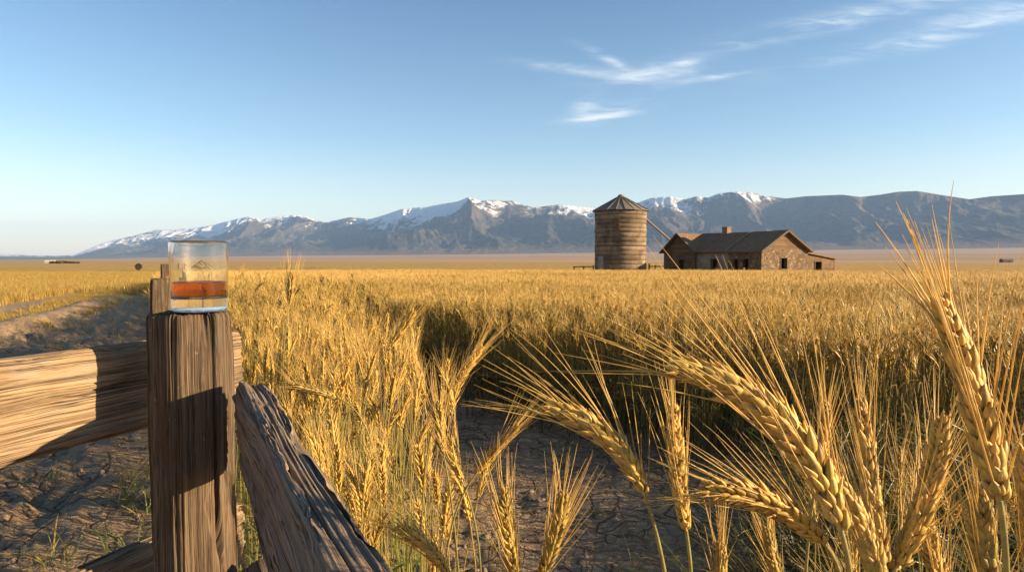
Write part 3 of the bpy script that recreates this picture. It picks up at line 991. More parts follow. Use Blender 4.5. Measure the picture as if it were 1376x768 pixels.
def lathe(mb, prof, n=32, uv=True):
    a = np.linspace(0, 2 * np.pi, n + 1)
    v = np.array([[(p[0] * math.cos(t), p[0] * math.sin(t), p[1]) for t in a] for p in prof]).reshape(-1, 3)
    m = n + 1
    q = [[j * m + s, j * m + s + 1, (j + 1) * m + s + 1, (j + 1) * m + s] for j in range(len(prof) - 1) for s in range(n)]
    mb.add(v, q, uv=np.array([[(t, p[1]) for t in a] for p in prof]).reshape(-1, 2) if uv else None)


def tube(mb, pts, rad, sides=8, col=None):
    pts = np.array(pts, float)
    n = len(pts)
    T = np.gradient(pts, axis=0); T /= np.linalg.norm(T, axis=1)[:, None]
    ref = np.array((0, 0, 1.0)) if abs(T[0][2]) < 0.9 else np.array((1.0, 0, 0))
    N = np.cross(T, ref); N /= np.linalg.norm(N, axis=1)[:, None]
    B = np.cross(T, N)
    a = np.linspace(0, 2 * np.pi, sides, endpoint=False)
    r = np.asarray(rad, float)
    if r.ndim == 0:
        r = np.full(n, float(r))
    v = pts[:, None] + r[:, None, None] * (np.cos(a)[None, :, None] * N[:, None] + np.sin(a)[None, :, None] * B[:, None])
    i = np.arange(n - 1)[:, None]; j = np.arange(sides)[None, :]
    jn = (j + 1) % sides
    q = np.stack([i * sides + j, i * sides + jn, (i + 1) * sides + jn, (i + 1) * sides + j], -1).reshape(-1, 4)
    c = None
    if col is not None:
        c = np.asarray(col, float)
        c = np.repeat(c, sides, axis=0) if c.ndim == 2 else c
    mb.add(v.reshape(-1, 3), q, col=c)


make_silo()


def yard_fence(name, label, posts, heights, D):
    base = at(posts[0], 372, D)
    root = empty(name, (base[0], base[1], float(terrain(base[0], base[1]))))
    tag(root, label, 'fence')
    tops = []
    for px, h in zip(posts, heights):
        p = at(px, 360, D)
        z = float(terrain(p[0], p[1]))
        m = MB()
        bar(m, (p[0] - root.location.x, p[1] - root.location.y, z - root.location.z - .2), (p[0] - root.location.x + .03, p[1] - root.location.y, z - root.location.z + h), 0.16, 0.16, (0, 1, 0))
        m.build('post', M_OLDWOOD, root, smooth=False)
        tops.append(np.array((p[0] - root.location.x, p[1] - root.location.y - .12, z - root.location.z)))
    for f in (0.62, 1.15):
        for a, b in zip(tops[:-1], tops[1:]):
            m = MB()
            bar(m, a + np.array((-.1, 0, f)), b + np.array((.1, 0, f + .03)), 0.06, 0.13)
            m.build('rail', M_OLDWOOD, root, smooth=False)


yard_fence('yard_fence', 'short weathered rail fence at the left foot of the silo', (771, 784, 797), (1.2, 1.15, 1.35), 77)
yard_fence('yard_fence', 'weathered rail fence in the gap between silo and farmhouse', (872, 880, 893), (1.5, 1.3, 1.25), 80)


# small far things on the plain
def far_shed(px, py, D, w_, h_, col, label, roofcol):
    p = at(px, py, D)
    z = float(terrain(p[0], p[1]))
    root = empty('farm_shed', (p[0], p[1], z))
    tag(root, label, 'shed')
    mw = simple_mat('shed wall', col, 0.8, 0.6)
    mr = simple_mat('shed roof', roofcol, 0.7, 0.6)
    m = MB()
    box(m, (0, 0, h_ / 2 - .3), w_, w_ * 0.5, h_ + .6)
    m.build('wall', mw, root, smooth=False)
    m = MB()
    y = w_ * 0.27
    for s in (-1, 1):
        roof_slab(m, (-w_ * .52, s * y, h_ + .02), (w_ * .52, s * y, h_ + .02), (w_ * .52, 0, h_ + w_ * .13), (-w_ * .52, 0, h_ + w_ * .13), 0.15, 0.02, 4, 3)
    m.build('roof', mr, root, smooth=False)
    m = MB()
    box(m, (w_ * .15, -w_ * .25 - .02, h_ * .35), w_ * .16, 0.08, h_ * .7)
    m.build('door', M_DARKWOOD, root, smooth=False)


far_shed(68, 360, 300, 4.2, 0.75, (0.7, 0.68, 0.63), 'tiny low white shed far across the golden field at left', (0.65, 0.63, 0.6))
far_shed(1352, 356, 330, 5.0, 1.3, (0.16, 0.11, 0.08), 'tiny dark shed far off at the right edge of the plain', (0.2, 0.16, 0.13))


def leaf_cloud(mb, c, rx, ry, rz, n, size, cols, seed):
    g = np.random.default_rng(seed)
    d = g.normal(size=(n, 3)); d /= np.linalg.norm(d, axis=1)[:, None]
    rad = g.uniform(0.35, 1.0, n) ** 0.5
    lump = 0.75 + 0.5 * vnoise(d[:, 0] * 2 + 5, d[:, 1] * 2 + d[:, 2] * 2, seed)
    p = np.array(c) + d * (rad * lump)[:, None] * np.array((rx, ry, rz))
    a = g.normal(size=(n, 3)); a /= np.linalg.norm(a, axis=1)[:, None]
    b = np.cross(a, g.normal(size=(n, 3))); b /= np.linalg.norm(b, axis=1)[:, None]
    s = size * g.uniform(0.6, 1.4, n)[:, None]
    v = np.stack([p - a * s, p + b * s * .6, p + a * s, p - b * s * .6], 1).reshape(-1, 3)
    cc = np.repeat(np.array(cols)[g.integers(0, len(cols), n)], 4, axis=0)
    mb.add(v, np.arange(n * 4).reshape(-1, 4), col=cc)


M_LEAF = plant_mat('dark foliage', 0.15, 0.7)


def bush(name, label, px, py, D, rx, rz, seed, trunk=0.3):
    p = at(px, py, D)
    z = float(terrain(p[0], p[1]))
    root = empty(name, (p[0], p[1], z))
    tag(root, label, 'bush')
    m = MB()
    leaf_cloud(m, (0, 0, rz + trunk), rx, rx * .8, rz, 700, rx * 0.13, [(0.03, 0.035, 0.015), (0.05, 0.05, 0.02), (0.08, 0.06, 0.03)], seed)
    m.build('crown', M_LEAF, root, smooth=False)
    m = MB()
    tube(m, [(0, 0, -.2), (.03, 0, trunk), (.0, .02, rz + trunk)], [0.1, .08, .04], 6)
    m.build('trunk', M_OLDWOOD, root)


bush('bush', 'lone dark round bush on the golden field left of the whisky glass', 186, 361, 120, 0.62, 0.6, 3, 0.05)
bush('bush', 'low wide dark scrub bush right of the white shed', 82, 361, 290, 4.2, 0.34, 4, 0.05)
bush('bush', 'flat brown scrub bush farther right of the white shed', 97, 361.5, 290, 2.6, 0.26, 5, 0.05)

# ------------------------------------------------------------------ the wooden corner fence in front
def beam(L, poly, seed, nper=170, nlen=220, groove=0.0016, crack=0.007, wav=0.004, ends=(0.006, 0.006), pieces=None):
    """weathered beam along local +Z, cross-section poly (ccw, metres); real grooves and cracks along the grain"""
    poly = np.array(poly, float)
    corners0 = poly.copy()
    # round the corners a little, then resample by arc length
    for _ in range(2):
        nx = np.roll(poly, -1, axis=0)
        poly = np.stack([poly * 0.88 + nx * 0.12, poly * 0.12 + nx * 0.88], 1).reshape(-1, 2)
    cl = np.vstack([poly, poly[:1]])
    seg = np.linalg.norm(np.diff(cl, axis=0), axis=1)
    s = np.concatenate([[0], np.cumsum(seg)])
    per = s[-1]
    ss = np.linspace(0, per, nper, endpoint=False)
    xy = np.stack([np.interp(ss, s, cl[:, 0]), np.interp(ss, s, cl[:, 1])], 1)
    s_corner = [ss[np.argmin(np.linalg.norm(xy - c_, axis=1))] for c_ in corners0]
    tg = np.roll(xy, -1, 0) - np.roll(xy, 1, 0)
    nrm = np.stack([tg[:, 1], -tg[:, 0]], 1); nrm /= np.linalg.norm(nrm, axis=1)[:, None]
    z = np.linspace(0, L, nlen)
    S, Z = np.meshgrid(ss, z)
    th = S / per * 2 * np.pi
    q = per / (2 * np.pi)
    # periodic coordinates round the beam
    def pn(fs, fz, sd, oc=3):
        k = S * fs
        w_ = S / per
        a = fbm(k, Z * fz, sd, oc); b = fbm(k - per * fs, Z * fz, sd, oc)
        f = sstep(w_, 0.9, 1.0)
        return a * (1 - f) + b * f
    warp = (pn(9, 2.2, seed + 50, 2) - .5) * 0.006
    S0 = S
    S = S + warp
    am = 0.35 + 1.3 * sstep(pn(20, 3, seed + 91, 3), 0.3, 0.7)
    d = -groove * 2.0 * am * np.abs(2 * pn(300, 2.2, seed, 2) - 1) - groove * 3.0 * (pn(120, 1.8, seed + 7, 3))
    rid = np.abs(2 * pn(34, 0.9, seed + 13, 2) - 1)
    depth = pn(16, 3, seed + 29, 2)
    cr = (1 - sstep(rid, 0.0, 0.06)) * sstep(depth, 0.42, 0.62)
    d = d - crack * cr
    d = d + wav * 1.6 * (pn(12, 2.5, seed + 17, 3) - .5)
    d = d - 0.0015 * sstep(pn(40, 12, seed + 23, 3), 0.62, 0.72)
    S = S0
    # worn corners and chipped ends
    corner = np.min([np.minimum(np.abs(ss - c_), per - np.abs(ss - c_)) for c_ in s_corner], axis=0)
    wear = np.exp(-(corner / 0.007) ** 2)[None, :] * (0.0012 + 0.009 * sstep(pn(25, 9, seed + 71, 4), 0.5, 0.78))
    d = d - wear
    for dist in (Z, L - Z):
        d = d - 0.0035 * np.exp(-dist / 0.0035) - 0.012 * np.exp(-dist / 0.018) * sstep(pn(60, 4, seed + 77, 3), 0.5, 0.8)
    v = np.empty((nlen, nper, 3))
    v[..., :2] = xy[None] + nrm[None] * d[..., None]
    # the beam bows a touch
    v[..., 0] += (vnoise(Z * 1.3, Z * 0 + seed, seed) - .5) * wav
    v[..., 1] += (vnoise(Z * 1.3, Z * 0 + seed + 5, seed + 3) - .5) * wav
    v[..., 2] = Z
    # uneven sawn or broken ends
    e0 = (fbm(xy[:, 0] * 160, xy[:, 1] * 160, seed + 31, 3) - .5) * 2 * ends[0]
    e1 = (fbm(xy[:, 0] * 160, xy[:, 1] * 160, seed + 37, 3) - .5) * 2 * ends[1]
    f0 = np.clip(1 - z / (0.06 * L + .02), 0, 1)[:, None]; f1 = np.clip(1 - (L - z) / (0.06 * L + .02), 0, 1)[:, None]
    v[..., 2] += e0[None] * f0 + e1[None] * f1
    mb = MB()
    i = np.arange(nlen - 1)[:, None]; j = np.arange(nper)[None, :]
    jn = (j + 1) % nper
    qd = np.stack([i * nper + j, i * nper + jn, (i + 1) * nper + jn, (i + 1) * nper + j], -1).reshape(-1, 4)
    uv = np.stack([S0, Z], -1).reshape(-1, 2) + np.array((seed * 0.37, seed * 0.71))
    mb.add(v.reshape(-1, 3), qd, uv=uv)  # outward faces
    for end, row, sgn in ((0, v[0], -1), (1, v[-1], 1)):
        c = row.mean(0)
        rings = [row]
        nk = 16
        for k in range(1, nk):
            f = 1 - k / nk
            p = c + (row - c) * f
            h = (fbm(p[:, 0] * 170, p[:, 1] * 170, seed + 61, 4, 0.6) - .5) * 2 * (ends[1] if end else ends[0])
            h = h - 0.004 * (1 - sstep(np.abs(2 * vnoise(p[:, 0] * 70, p[:, 1] * 18, seed + 3) - 1), 0.0, 0.2))
            base = np.full(len(p), L if end else 0.0)
            p = p.copy()
            p[:, 2] = base + h * 1.0 - sgn * 0.0015 * 0
            rings.append(p)
        rv = np.concatenate(rings + [c[None] * np.array((1, 1, 0)) + np.array((0, 0, L if end else 0))])
        k = np.arange(nk - 1)[:, None]
        qq = np.stack([k * nper + j, k * nper + jn, (k + 1) * nper + jn, (k + 1) * nper + j], -1).reshape(-1, 4)
        jj = np.arange(nper)
        tt = np.stack([(nk - 1) * nper + jj, (nk - 1) * nper + (jj + 1) % nper, np.full(nper, nk * nper)], -1)
        if end == 0:
            qq = qq[:, ::-1]; tt = tt[:, ::-1]
        # end grain: stretched so that the rings show
        mb.add(rv, qq, tt, uv=np.stack([rv[:, 0] * 1.0, rv[:, 1] * 0.12], -1) + np.array((seed * .2, 1)))
    return mb


def place_beam(mb, name, mat, parent, a, b, side=(1, 0, 0), loc0=None):
    """orient a beam so that its +Z runs from a to b and its local x points towards side"""
    a = Vector(a); b = Vector(b)
    zc = (b - a).normalized()
    xc = Vector(side); xc = (xc - zc * xc.dot(zc)).normalized()
    yc = zc.cross(xc)
    M = Matrix((xc, yc, zc)).transposed().to_4x4()
    M.translation = a
    o = mb.build(name, mat, parent)
    if parent is not None:
        o.matrix_local = Matrix.Translation(parent.location).inverted() @ M
    else:
        o.matrix_world = M
    return o


def rect(w_, h_, j=0.0, seed=0):
    g = np.random.default_rng(seed)
    p = np.array([(-w_ / 2, -h_ / 2), (w_ / 2, -h_ / 2), (w_ / 2, h_ / 2), (-w_ / 2, h_ / 2)])
    return p + g.uniform(-j, j, p.shape)


POST_TOP = 1.222
PC = np.array((-0.463, 0.955))
fence = empty('wooden_fence', (PC[0], PC[1], 0))
tag(fence, 'weathered corner fence of one thick post with four split rails under the whisky glass', 'fence')
# five sided post: a shaded front-left face and a sunlit front-right face meet in front
poly = [(-0.0555, -0.006), (0.000, -0.034), (0.0525, -0.005), (0.054, 0.068), (-0.054, 0.070)]
pm = beam(POST_TOP + 0.05, poly, 3, 420, 700, 0.0014, 0.014, 0.003, (0.004, 0.0028))
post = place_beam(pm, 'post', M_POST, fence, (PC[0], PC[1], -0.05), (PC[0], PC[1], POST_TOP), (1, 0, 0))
# upper left rail: from behind the post towards the camera on the left
dl = np.array((0.38, 0.925, 0.0)); dl /= np.linalg.norm(dl)
A = np.array((-0.497, 1.213, 1.3 - 0.125 - 0.067)); B = A - dl * 1.9
rl = beam(1.9, rect(0.134, 0.05, 0.004, 2), 12, 400, 620, 0.0010, 0.006, 0.006, (0.004, 0.004))
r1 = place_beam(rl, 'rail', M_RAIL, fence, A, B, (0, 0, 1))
# upper right rail: from the post's right side towards and under the camera
dr = np.array((0.487, -1.0, 0.0)); dr /= np.linalg.norm(dr)
A2 = np.array((-0.369, 0.965, 1.3 - 0.177 - 0.061)); B2 = A2 + dr * 1.7
rr_ = beam(1.7, rect(0.122, 0.045, 0.006, 6), 25, 400, 700, 0.0019, 0.011, 0.010, (0.006, 0.004))
r2 = place_beam(rr_, 'rail', M_GREY, fence, A2, B2, (0, 0, 1))
# lower rails
A3 = A * np.array((1, 1, 0)) + np.array((0, 0, 0.805)); B3 = A3 - dl * 1.9
rl3 = beam(1.9, rect(0.12, 0.05, 0.004, 9), 31, 160, 240, 0.0012, 0.006, 0.006)
r3 = place_beam(rl3, 'rail', M_RAIL, fence, A3, B3, (0, 0, 1))
A4 = np.array((-0.375, 0.985, 0.80)); B4 = A4 + dr * 1.7
rl4 = beam(1.7, rect(0.12, 0.055, 0.006, 14), 37, 240, 400, 0.0016, 0.008, 0.006)
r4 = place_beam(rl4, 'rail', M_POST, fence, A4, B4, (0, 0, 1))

# two more posts of the old fence line behind
def lone_post(px, top_y, D, w_, seed, label):
    p = at(px, top_y, D)
    m = beam(p[2] + 0.05, rect(w_, w_, 0.006, seed), seed, 90, 160, 0.0016, 0.012, 0.006, (0.004, 0.012))
    o = place_beam(m, 'fence_post', M_POST, None, (p[0], p[1], -0.05), (p[0] + 0.01, p[1], p[2]), (0.9, 0.4, 0))
    tag(o, label, 'fence post')


lone_post(216, 375, 3.5, 0.12, 43, 'weathered square post just behind the glass, nearer of the two rear posts')
lone_post(222, 355, 8.5, 0.13, 47, 'smaller dark post rising behind the nearer rear post')

# ------------------------------------------------------------------ whisky glass
def dense(prof, d=0.0005):
    """add loops close to both ends of every long step of a profile, so that smooth normals stay true"""
    out = [prof[0]]
    for a, b in zip(prof[:-1], prof[1:]):
        L = math.hypot(b[0] - a[0], b[1] - a[1])
        if L > 3 * d:
            for f in (d / L, 2 * d / L, 0.25, 0.5, 0.75, 1 - 2 * d / L, 1 - d / L):
                out.append((a[0] + (b[0] - a[0]) * f, a[1] + (b[1] - a[1]) * f))
        out.append(b)
    out = [out[0]] + [q for p, q in zip(out[:-1], out[1:]) if math.hypot(q[0] - p[0], q[1] - p[1]) > 1e-6]
    return out


def make_glass():
    gx, gy = PC[0] + 0.018, PC[1] + 0.016
    gz = POST_TOP + 0.0035
    root = empty('whisky_glass', (gx, gy, gz))
    tag(root, 'clear straight tumbler of amber whisky standing on the fence post', 'glass')
    H = 0.0985
    r0, r1_ = 0.0368, 0.0392
    m = MB()
    tk = 0.0018
    bz = 0.0175
    out = [(0.0, 0.0046), (r0 * .45, 0.0040), (r0 * .75, 0.0026), (r0 - 0.0055, 0.0008), (r0 - 0.003, 0.0), (r0 - 0.0009, 0.0012), (r0, 0.004), (r0 + (r1_ - r0) * .3, H * .3), (r0 + (r1_ - r0) * .65, H * .65), (r1_, H - .0012), (r1_ - .0006, H - 0.0002), (r1_ - tk * .5, H), (r1_ - tk + .0006, H - .0002), (r1_ - tk, H - .0012)]
    ri = lambda z: r0 + (r1_ - r0) * z / H - tk
    inn = [(ri(H * .65), H * .65), (ri(H * .3), H * .3), (ri(bz) - .0004, bz + .004), (ri(bz) - .0035, bz + .0008), (ri(bz) - .009, bz), (ri(bz) * .4, bz + .0007), (0.0, bz + .001)]
    lathe(m, dense(out + inn), 128, uv=False)
    gm, t, b = new_mat('clear glass')
    b.inputs['Base Color'].default_value = (0.97, 0.985, 0.98, 1)
    b.inputs['Roughness'].default_value = 0.012
    b.inputs['IOR'].default_value = 1.5
    b.inputs['Transmission Weight'].default_value = 1.0
    P = t.node('ShaderNodeTexCoord').outputs['Object']
    bump(t, b, t.noise(P, 60, 2, 0.5), 0.04, 0.0006)
    m.build('tumbler', gm, root)
    # whisky, a hair inside the wall so that its own surface bends the light
    lv = 0.041
    e = -0.00025
    w_ = MB()
    prof = [(0.0, bz + .001 - e), (ri(bz) * .4, bz + .0007 - e), (ri(bz) - .009, bz - e), (ri(bz) - .0035 + e, bz + .0008 - e), (ri(bz) - .0004 + e, bz + .004)]
    prof += [(ri(lv * .7) + e, lv * .7), (ri(lv) + e, lv + .0006), (ri(lv) - .0012, lv - .0001), (ri(lv) - .004, lv - .0003), (0.0, lv - .0003)]
    lathe(w_, dense(prof), 128, uv=False)
    wm, t, b = new_mat('amber whisky')
    b.inputs['Base Color'].default_value = (0.60, 0.175, 0.016, 1)
    b.inputs['Roughness'].default_value = 0.0
    b.inputs['IOR'].default_value = 1.36
    b.inputs['Transmission Weight'].default_value = 1.0
    w_.build('whisky', wm, root)
    # faint frosted mountain drawing on the front of the glass
    pts = [[(-0.013, 0.062), (-0.005, 0.0665), (0.0005, 0.0715), (0.004, 0.0688), (0.009, 0.0672), (0.016, 0.062)],
           [(-0.012, 0.0612), (-0.004, 0.0638), (0.0015, 0.0605), (0.008, 0.0625), (0.013, 0.0592)],
           [(-0.003, 0.0700), (0.0005, 0.0668), (0.003, 0.0646)], [(-0.0095, 0.0655), (-0.003, 0.0610), (0.001, 0.0582)], [(0.004, 0.0682), (0.0075, 0.064)]]
    em = MB()
    for ln in pts:
        ln = np.array(ln)
        k = np.linspace(0, 1, 24)
        q = np.linspace(0, 1, len(ln))
        X = np.interp(k, q, ln[:, 0]); Z = np.interp(k, q, ln[:, 1])
        ang = X / 0.0385 + math.atan2(-gx, gy) + 0.06
        R = r0 + (r1_ - r0) * Z / H + 0.00022
        tube(em, np.stack([R * np.sin(ang), -R * np.cos(ang), Z], 1), np.full(24, 0.00085) * np.sin(np.pi * np.linspace(0.12, .88, 24)), 6)
    fm, t, b = new_mat('frosted etching')
    b.inputs['Base Color'].default_value = (0.1, 0.07, 0.035, 1)
    b.inputs['Roughness'].default_value = 0.5
    em.build('etched_emblem', fm, root)


make_glass()

# ------------------------------------------------------------------ wheat
def unit_grain(sides, z, r):
    a = np.linspace(0, 2 * np.pi, sides, endpoint=False)
    v = [[(ri * math.cos(t), ri * math.sin(t), zi) for t in a] for zi, ri in zip(z, r)]
    v = np.array(v).reshape(-1, 3)
    n = len(z)
    i = np.arange(n - 1)[:, None]; j = np.arange(sides)[None, :]
    jn = (j + 1) % sides
    q = np.stack([i * sides + j, i * sides + jn, (i + 1) * sides + jn, (i + 1) * sides + j], -1).reshape(-1, 4)
    return v, q


G_HI = unit_grain(10, [0.0, .06, .16, .30, .46, .62, .76, .88, 1.0], [0.15, .5, .80, 1.0, .96, .74, .46, .22, .04])
G_MID = unit_grain(5, [0.0, .2, .5, .8, 1.02], [0.15, .9, .95, .5, .06])
G_LO = unit_grain(3, [0.0, .35, 1.0], [0.3, 1.0, .05])


def bez(p0, p1, p2, p3, n):
    t = np.linspace(0, 1, n)[:, None]
    return p0 * (1 - t) ** 3 + 3 * p1 * t * (1 - t) ** 2 + 3 * p2 * t ** 2 * (1 - t) + p3 * t ** 3


def frames(pts, twist0=0.0):
    T = np.gradient(pts, axis=0); T /= np.linalg.norm(T, axis=1)[:, None]
    N = np.empty_like(T)
    ref = np.array((math.cos(twist0), math.sin(twist0), 0.13))
    for k in range(len(T)):
        n = ref - T[k] * np.dot(ref, T[k])
        ref = n / np.linalg.norm(n)
        N[k] = ref
    return T, N, np.cross(T, N)


GOLD = np.array((0.61, 0.38, 0.092)); PALE = np.array((0.74, 0.52, 0.175)); GREENISH = np.array((0.30, 0.25, 0.06)); BROWN = np.array((0.34, 0.18, 0.055))


def ear_geo(curve, g, detail='hi', width=1.0, nodes=13, awn=0.085, awn_r=0.00042, spread=0.30, col=GOLD, awn_col=PALE, awn_keep=1.0, twist=0.0):
    """returns (grains, awns): two MBs built along a curve from the neck to the tip of the ear"""
    G, A = MB(), MB()
    T, N, B = frames(curve, twist)
    n = len(curve)
    Lc = np.linalg.norm(np.diff(curve, axis=0), axis=1).sum()
    gv, gq = {'hi': G_HI, 'mid': G_MID, 'lo': G_LO}[detail]
    gl = Lc / nodes * (2.35 if detail == 'hi' else 1.9)
    segs = {'hi': 7, 'mid': 4, 'lo': 2}[detail]
    sides = {'hi': 4, 'mid': 3, 'lo': 3}[detail]
    if detail != 'lo':
        tube(G, curve[:: max(1, n // 12)], 0.0011 * width, 5, col=col * 0.9)
    flor = {'hi': (-1, 0, 1), 'mid': (-1, 1), 'lo': (0,)}[detail]
    half = nodes * 2
    for i in range(half):
        t = (i + 0.4) / half
        k = min(n - 1, int(t * 0.97 * (n - 1)))
        end = 0.62 + 0.38 * min(1, t * 5) if t < .2 else 1 - 0.42 * max(0, (t - .7) / .3)
        side = 0 if i % 2 == 0 else math.pi
        for f in flor:
            an = side + f * math.radians(58 if detail == 'hi' else 45) + g.normal(0, 0.06)
            Rd = math.cos(an) * N[k] + math.sin(an) * B[k]
            th = math.radians(21 + (4 if f == 0 else 0)) * (0.6 + .75 * g.random()) * (1.0 if t < .9 else .6)
            D = T[k] * math.cos(th) + Rd * math.sin(th)
            S = np.cross(D, Rd); S /= np.linalg.norm(S)
            O = np.cross(D, S)
            l = gl * end * g.uniform(.82, 1.14) * (1.05 if f == 0 else 0.95)
            wd = 0.0027 * g.uniform(.82, 1.12) * width * end * (1.0 if f == 0 else .92) * (1.25 if detail == 'lo' else 1.0)
            p = curve[k] + Rd * (0.0017 if detail == 'hi' else 0.0014) * width
            v = p + gv[:, :1] * S * wd + gv[:, 1:2] * O * wd * 0.85 + gv[:, 2:3] * D * l
            cj = col * g.uniform(0.70, 1.18) * np.array((1, g.uniform(.94, 1.05), g.uniform(.85, 1.15)))
            zz = gv[:, 2:3]
            ridge = 1 + 0.20 * np.sign(np.sin(np.arange(len(gv)) * 2.4))[:, None] * (1 - zz)
            cc = (cj[None] * np.array((0.80, 0.92, 0.75)) * (1 - zz) + cj[None] * np.array((1.12, 1.1, 1.15)) * zz) * ridge
            G.add(v, gq, col=cc)
            if detail == 'hi' and f == 0:
                for gs in (-1, 1):
                    a2 = side + gs * g.uniform(.35, .62)
                    R2 = math.cos(a2) * N[k] + math.sin(a2) * B[k]
                    th2 = math.radians(g.uniform(22, 38))
                    Dg = T[k] * math.cos(th2) + R2 * math.sin(th2)
                    Sg = np.cross(Dg, R2); Sg /= np.linalg.norm(Sg)
                    Og = np.cross(Dg, Sg)
                    vg = curve[k] + R2 * 0.0024 * width + gv[:, :1] * Sg * wd * .62 + gv[:, 1:2] * Og * wd * .4 + gv[:, 2:3] * Dg * l * g.uniform(.55, .85)
                    G.add(vg, gq, col=(col * g.uniform(.85, 1.15) * np.array((1.1, 1.1, 1.3)))[None] * (1 + .18 * gv[:, 2:3]))
            if g.random() < awn_keep and (f == 0 or detail != 'hi' or g.random() < .22):
                tip = p + D * l * 0.96
                al = awn * (g.uniform(.75, 1.18) if g.random() < .85 else g.uniform(.3, .7)) * (0.75 + .35 * math.sin(math.pi * min(1, t + .15)))
                ph = spread * g.uniform(.35, 1.15) * (1.15 - .45 * t)
                D2 = T[k] * math.cos(ph) + Rd * math.sin(ph) + g.normal(0, .045, 3)
                D2 /= np.linalg.norm(D2)
                bend = Rd * al * g.uniform(-.02, .10) + np.array((0, 0, -1)) * al * g.uniform(0, .05)
                s_ = np.linspace(0, 1, segs + 1)[:, None]
                pts = tip + D * (s_ * (1 - s_)) * al * .25 + D2 * s_ * al + bend * s_ ** 2
                rad = awn_r * (1 - s_[:, 0] * .82)
                tube(A, pts, rad, sides, col=awn_col * g.uniform(.85, 1.12))
    return G, A


def leaf_geo(mb, p, az, L, wd, g, col, droop=0.8, n=8):
    s = np.linspace(0, 1, n)
    out = np.array((math.cos(az), math.sin(az), 0.0))
    side = np.array((-math.sin(az), math.cos(az), 0.0))
    el0 = g.uniform(0.9, 1.3)
    ang = el0 - s * droop * g.uniform(1.2, 2.2)
    dz = np.cumsum(np.sin(ang)) * L / n; dr_ = np.cumsum(np.cos(ang)) * L / n
    c = np.array(p) + out * dr_[:, None] + np.array((0, 0, 1.0)) * dz[:, None]
    wv = wd * np.sin(np.pi * (0.12 + .88 * s)) ** .7 * (1 - s * .3)
    tw = np.linspace(0, g.uniform(-1.5, 1.5), n)
    sd = side[None] * np.cos(tw)[:, None] + np.array((0, 0, 1.0))[None] * np.sin(tw)[:, None]
    v = np.stack([c - sd * wv[:, None] / 2, c + sd * wv[:, None] / 2], 1).reshape(-1, 3)
    q = [[2 * i, 2 * i + 1, 2 * i + 3, 2 * i + 2] for i in range(n - 1)]
    mb.add(v, q, col=col)


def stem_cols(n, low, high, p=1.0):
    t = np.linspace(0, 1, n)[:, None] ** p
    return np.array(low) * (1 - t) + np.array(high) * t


def stalk(g, h, detail, lean=None, green=(0.20, 0.19, 0.04), nod=None, ear_len=None, thick=1.0, leaves=2, col=None):
    """a stalk rooted at the origin; returns dict of MBs"""
    lean = g.normal(0, 0.05, 2) * h if lean is None else np.array(lean) * h
    nod = g.uniform(0.08, 0.85) if nod is None else nod
    el = ear_len or (g.uniform(0.095, 0.125) if detail == 'mid' else g.uniform(0.08, 0.11))
    az = g.uniform(0, 2 * np.pi)
    dirn = np.array((math.cos(az), math.sin(az), 0))
    neck = np.array((lean[0], lean[1], h - el * 0.8))
    up = np.array((lean[0] * .9, lean[1] * .9, h)); up = up / np.linalg.norm(up)
    t1 = up * math.cos(nod * .35) + dirn * math.sin(nod * .35)
    t2 = up * math.cos(nod) + dirn * math.sin(nod)
    ns = {'hi': 24, 'mid': 10, 'lo': 4}[detail]
    st = bez(np.zeros(3), np.array((0, 0, h * .4)), neck - t1 * h * .25, neck, ns)
    ec = bez(neck, neck + t1 * el * .35, neck + t1 * el * .6 + t2 * el * .08, neck + t1 * el * .6 + t2 * el * .42, {'hi': 40, 'mid': 24, 'lo': 14}[detail])
    S = MB()
    rad = np.linspace(0.0021, 0.0013, ns) * thick
    top = (0.44, 0.32, 0.10) if col is None else tuple(np.array(col) * .95)
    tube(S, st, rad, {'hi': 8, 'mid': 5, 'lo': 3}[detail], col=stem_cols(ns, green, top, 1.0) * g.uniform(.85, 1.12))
    c = GOLD * g.uniform(.85, 1.1) if col is None else np.array(col)
    mixg = g.random() ** 2 * .5
    c = c * (1 - mixg) + GREENISH * mixg
    if g.random() < .10:
        c = np.array((0.20, 0.145, 0.05))
    kw = dict(hi=dict(nodes=12, awn_r=.00038, awn_keep=.9), mid=dict(nodes=9, awn_r=.00036 * thick, awn_keep=.85), lo=dict(nodes=5, awn_r=.0006 * thick, awn_keep=.8))[detail]
    E, A = ear_geo(ec, g, detail, width=(1.3 if detail == 'mid' else 1.38) * thick, awn=g.uniform(.07, .1), col=c, twist=g.uniform(0, 3), **kw)
    Ls = []
    for _ in range(leaves):
        k = g.uniform(.25, .75)
        p = st[int(k * (ns - 1))]
        r_ = g.random()
        lc = np.array((0.40, 0.28, 0.08)) if r_ < .5 else (np.array((0.16, 0.19, 0.04)) if r_ < .8 else np.array((0.3, 0.17, 0.06)))
        m = MB()
        leaf_geo(m, p, g.uniform(0, 6.28), g.uniform(.12, .24), .008 * thick, g, lc * g.uniform(.8, 1.15), n={'hi': 10, 'mid': 7, 'lo': 4}[detail])
        Ls.append(m)
    return dict(stem=S, ear=E, awns=A, leaf=Ls)


n_stalks = [0]


def stalk_object(parts_, loc, label, group=None, rot=0.0):
    root = empty('wheat_stalk', loc)
    root.rotation_euler = (0, 0, rot)
    tag(root, label, 'wheat stalk', group)
    parts_['stem'].build('stem', M_WHEAT, root)
    e = parts_['ear'].build('ear', M_EAR, root)
    parts_['awns'].build('awns', M_WHEAT, e)
    for l in parts_['leaf']:
        l.build('leaf', M_WHEAT, root)
    n_stalks[0] += 1
    return root


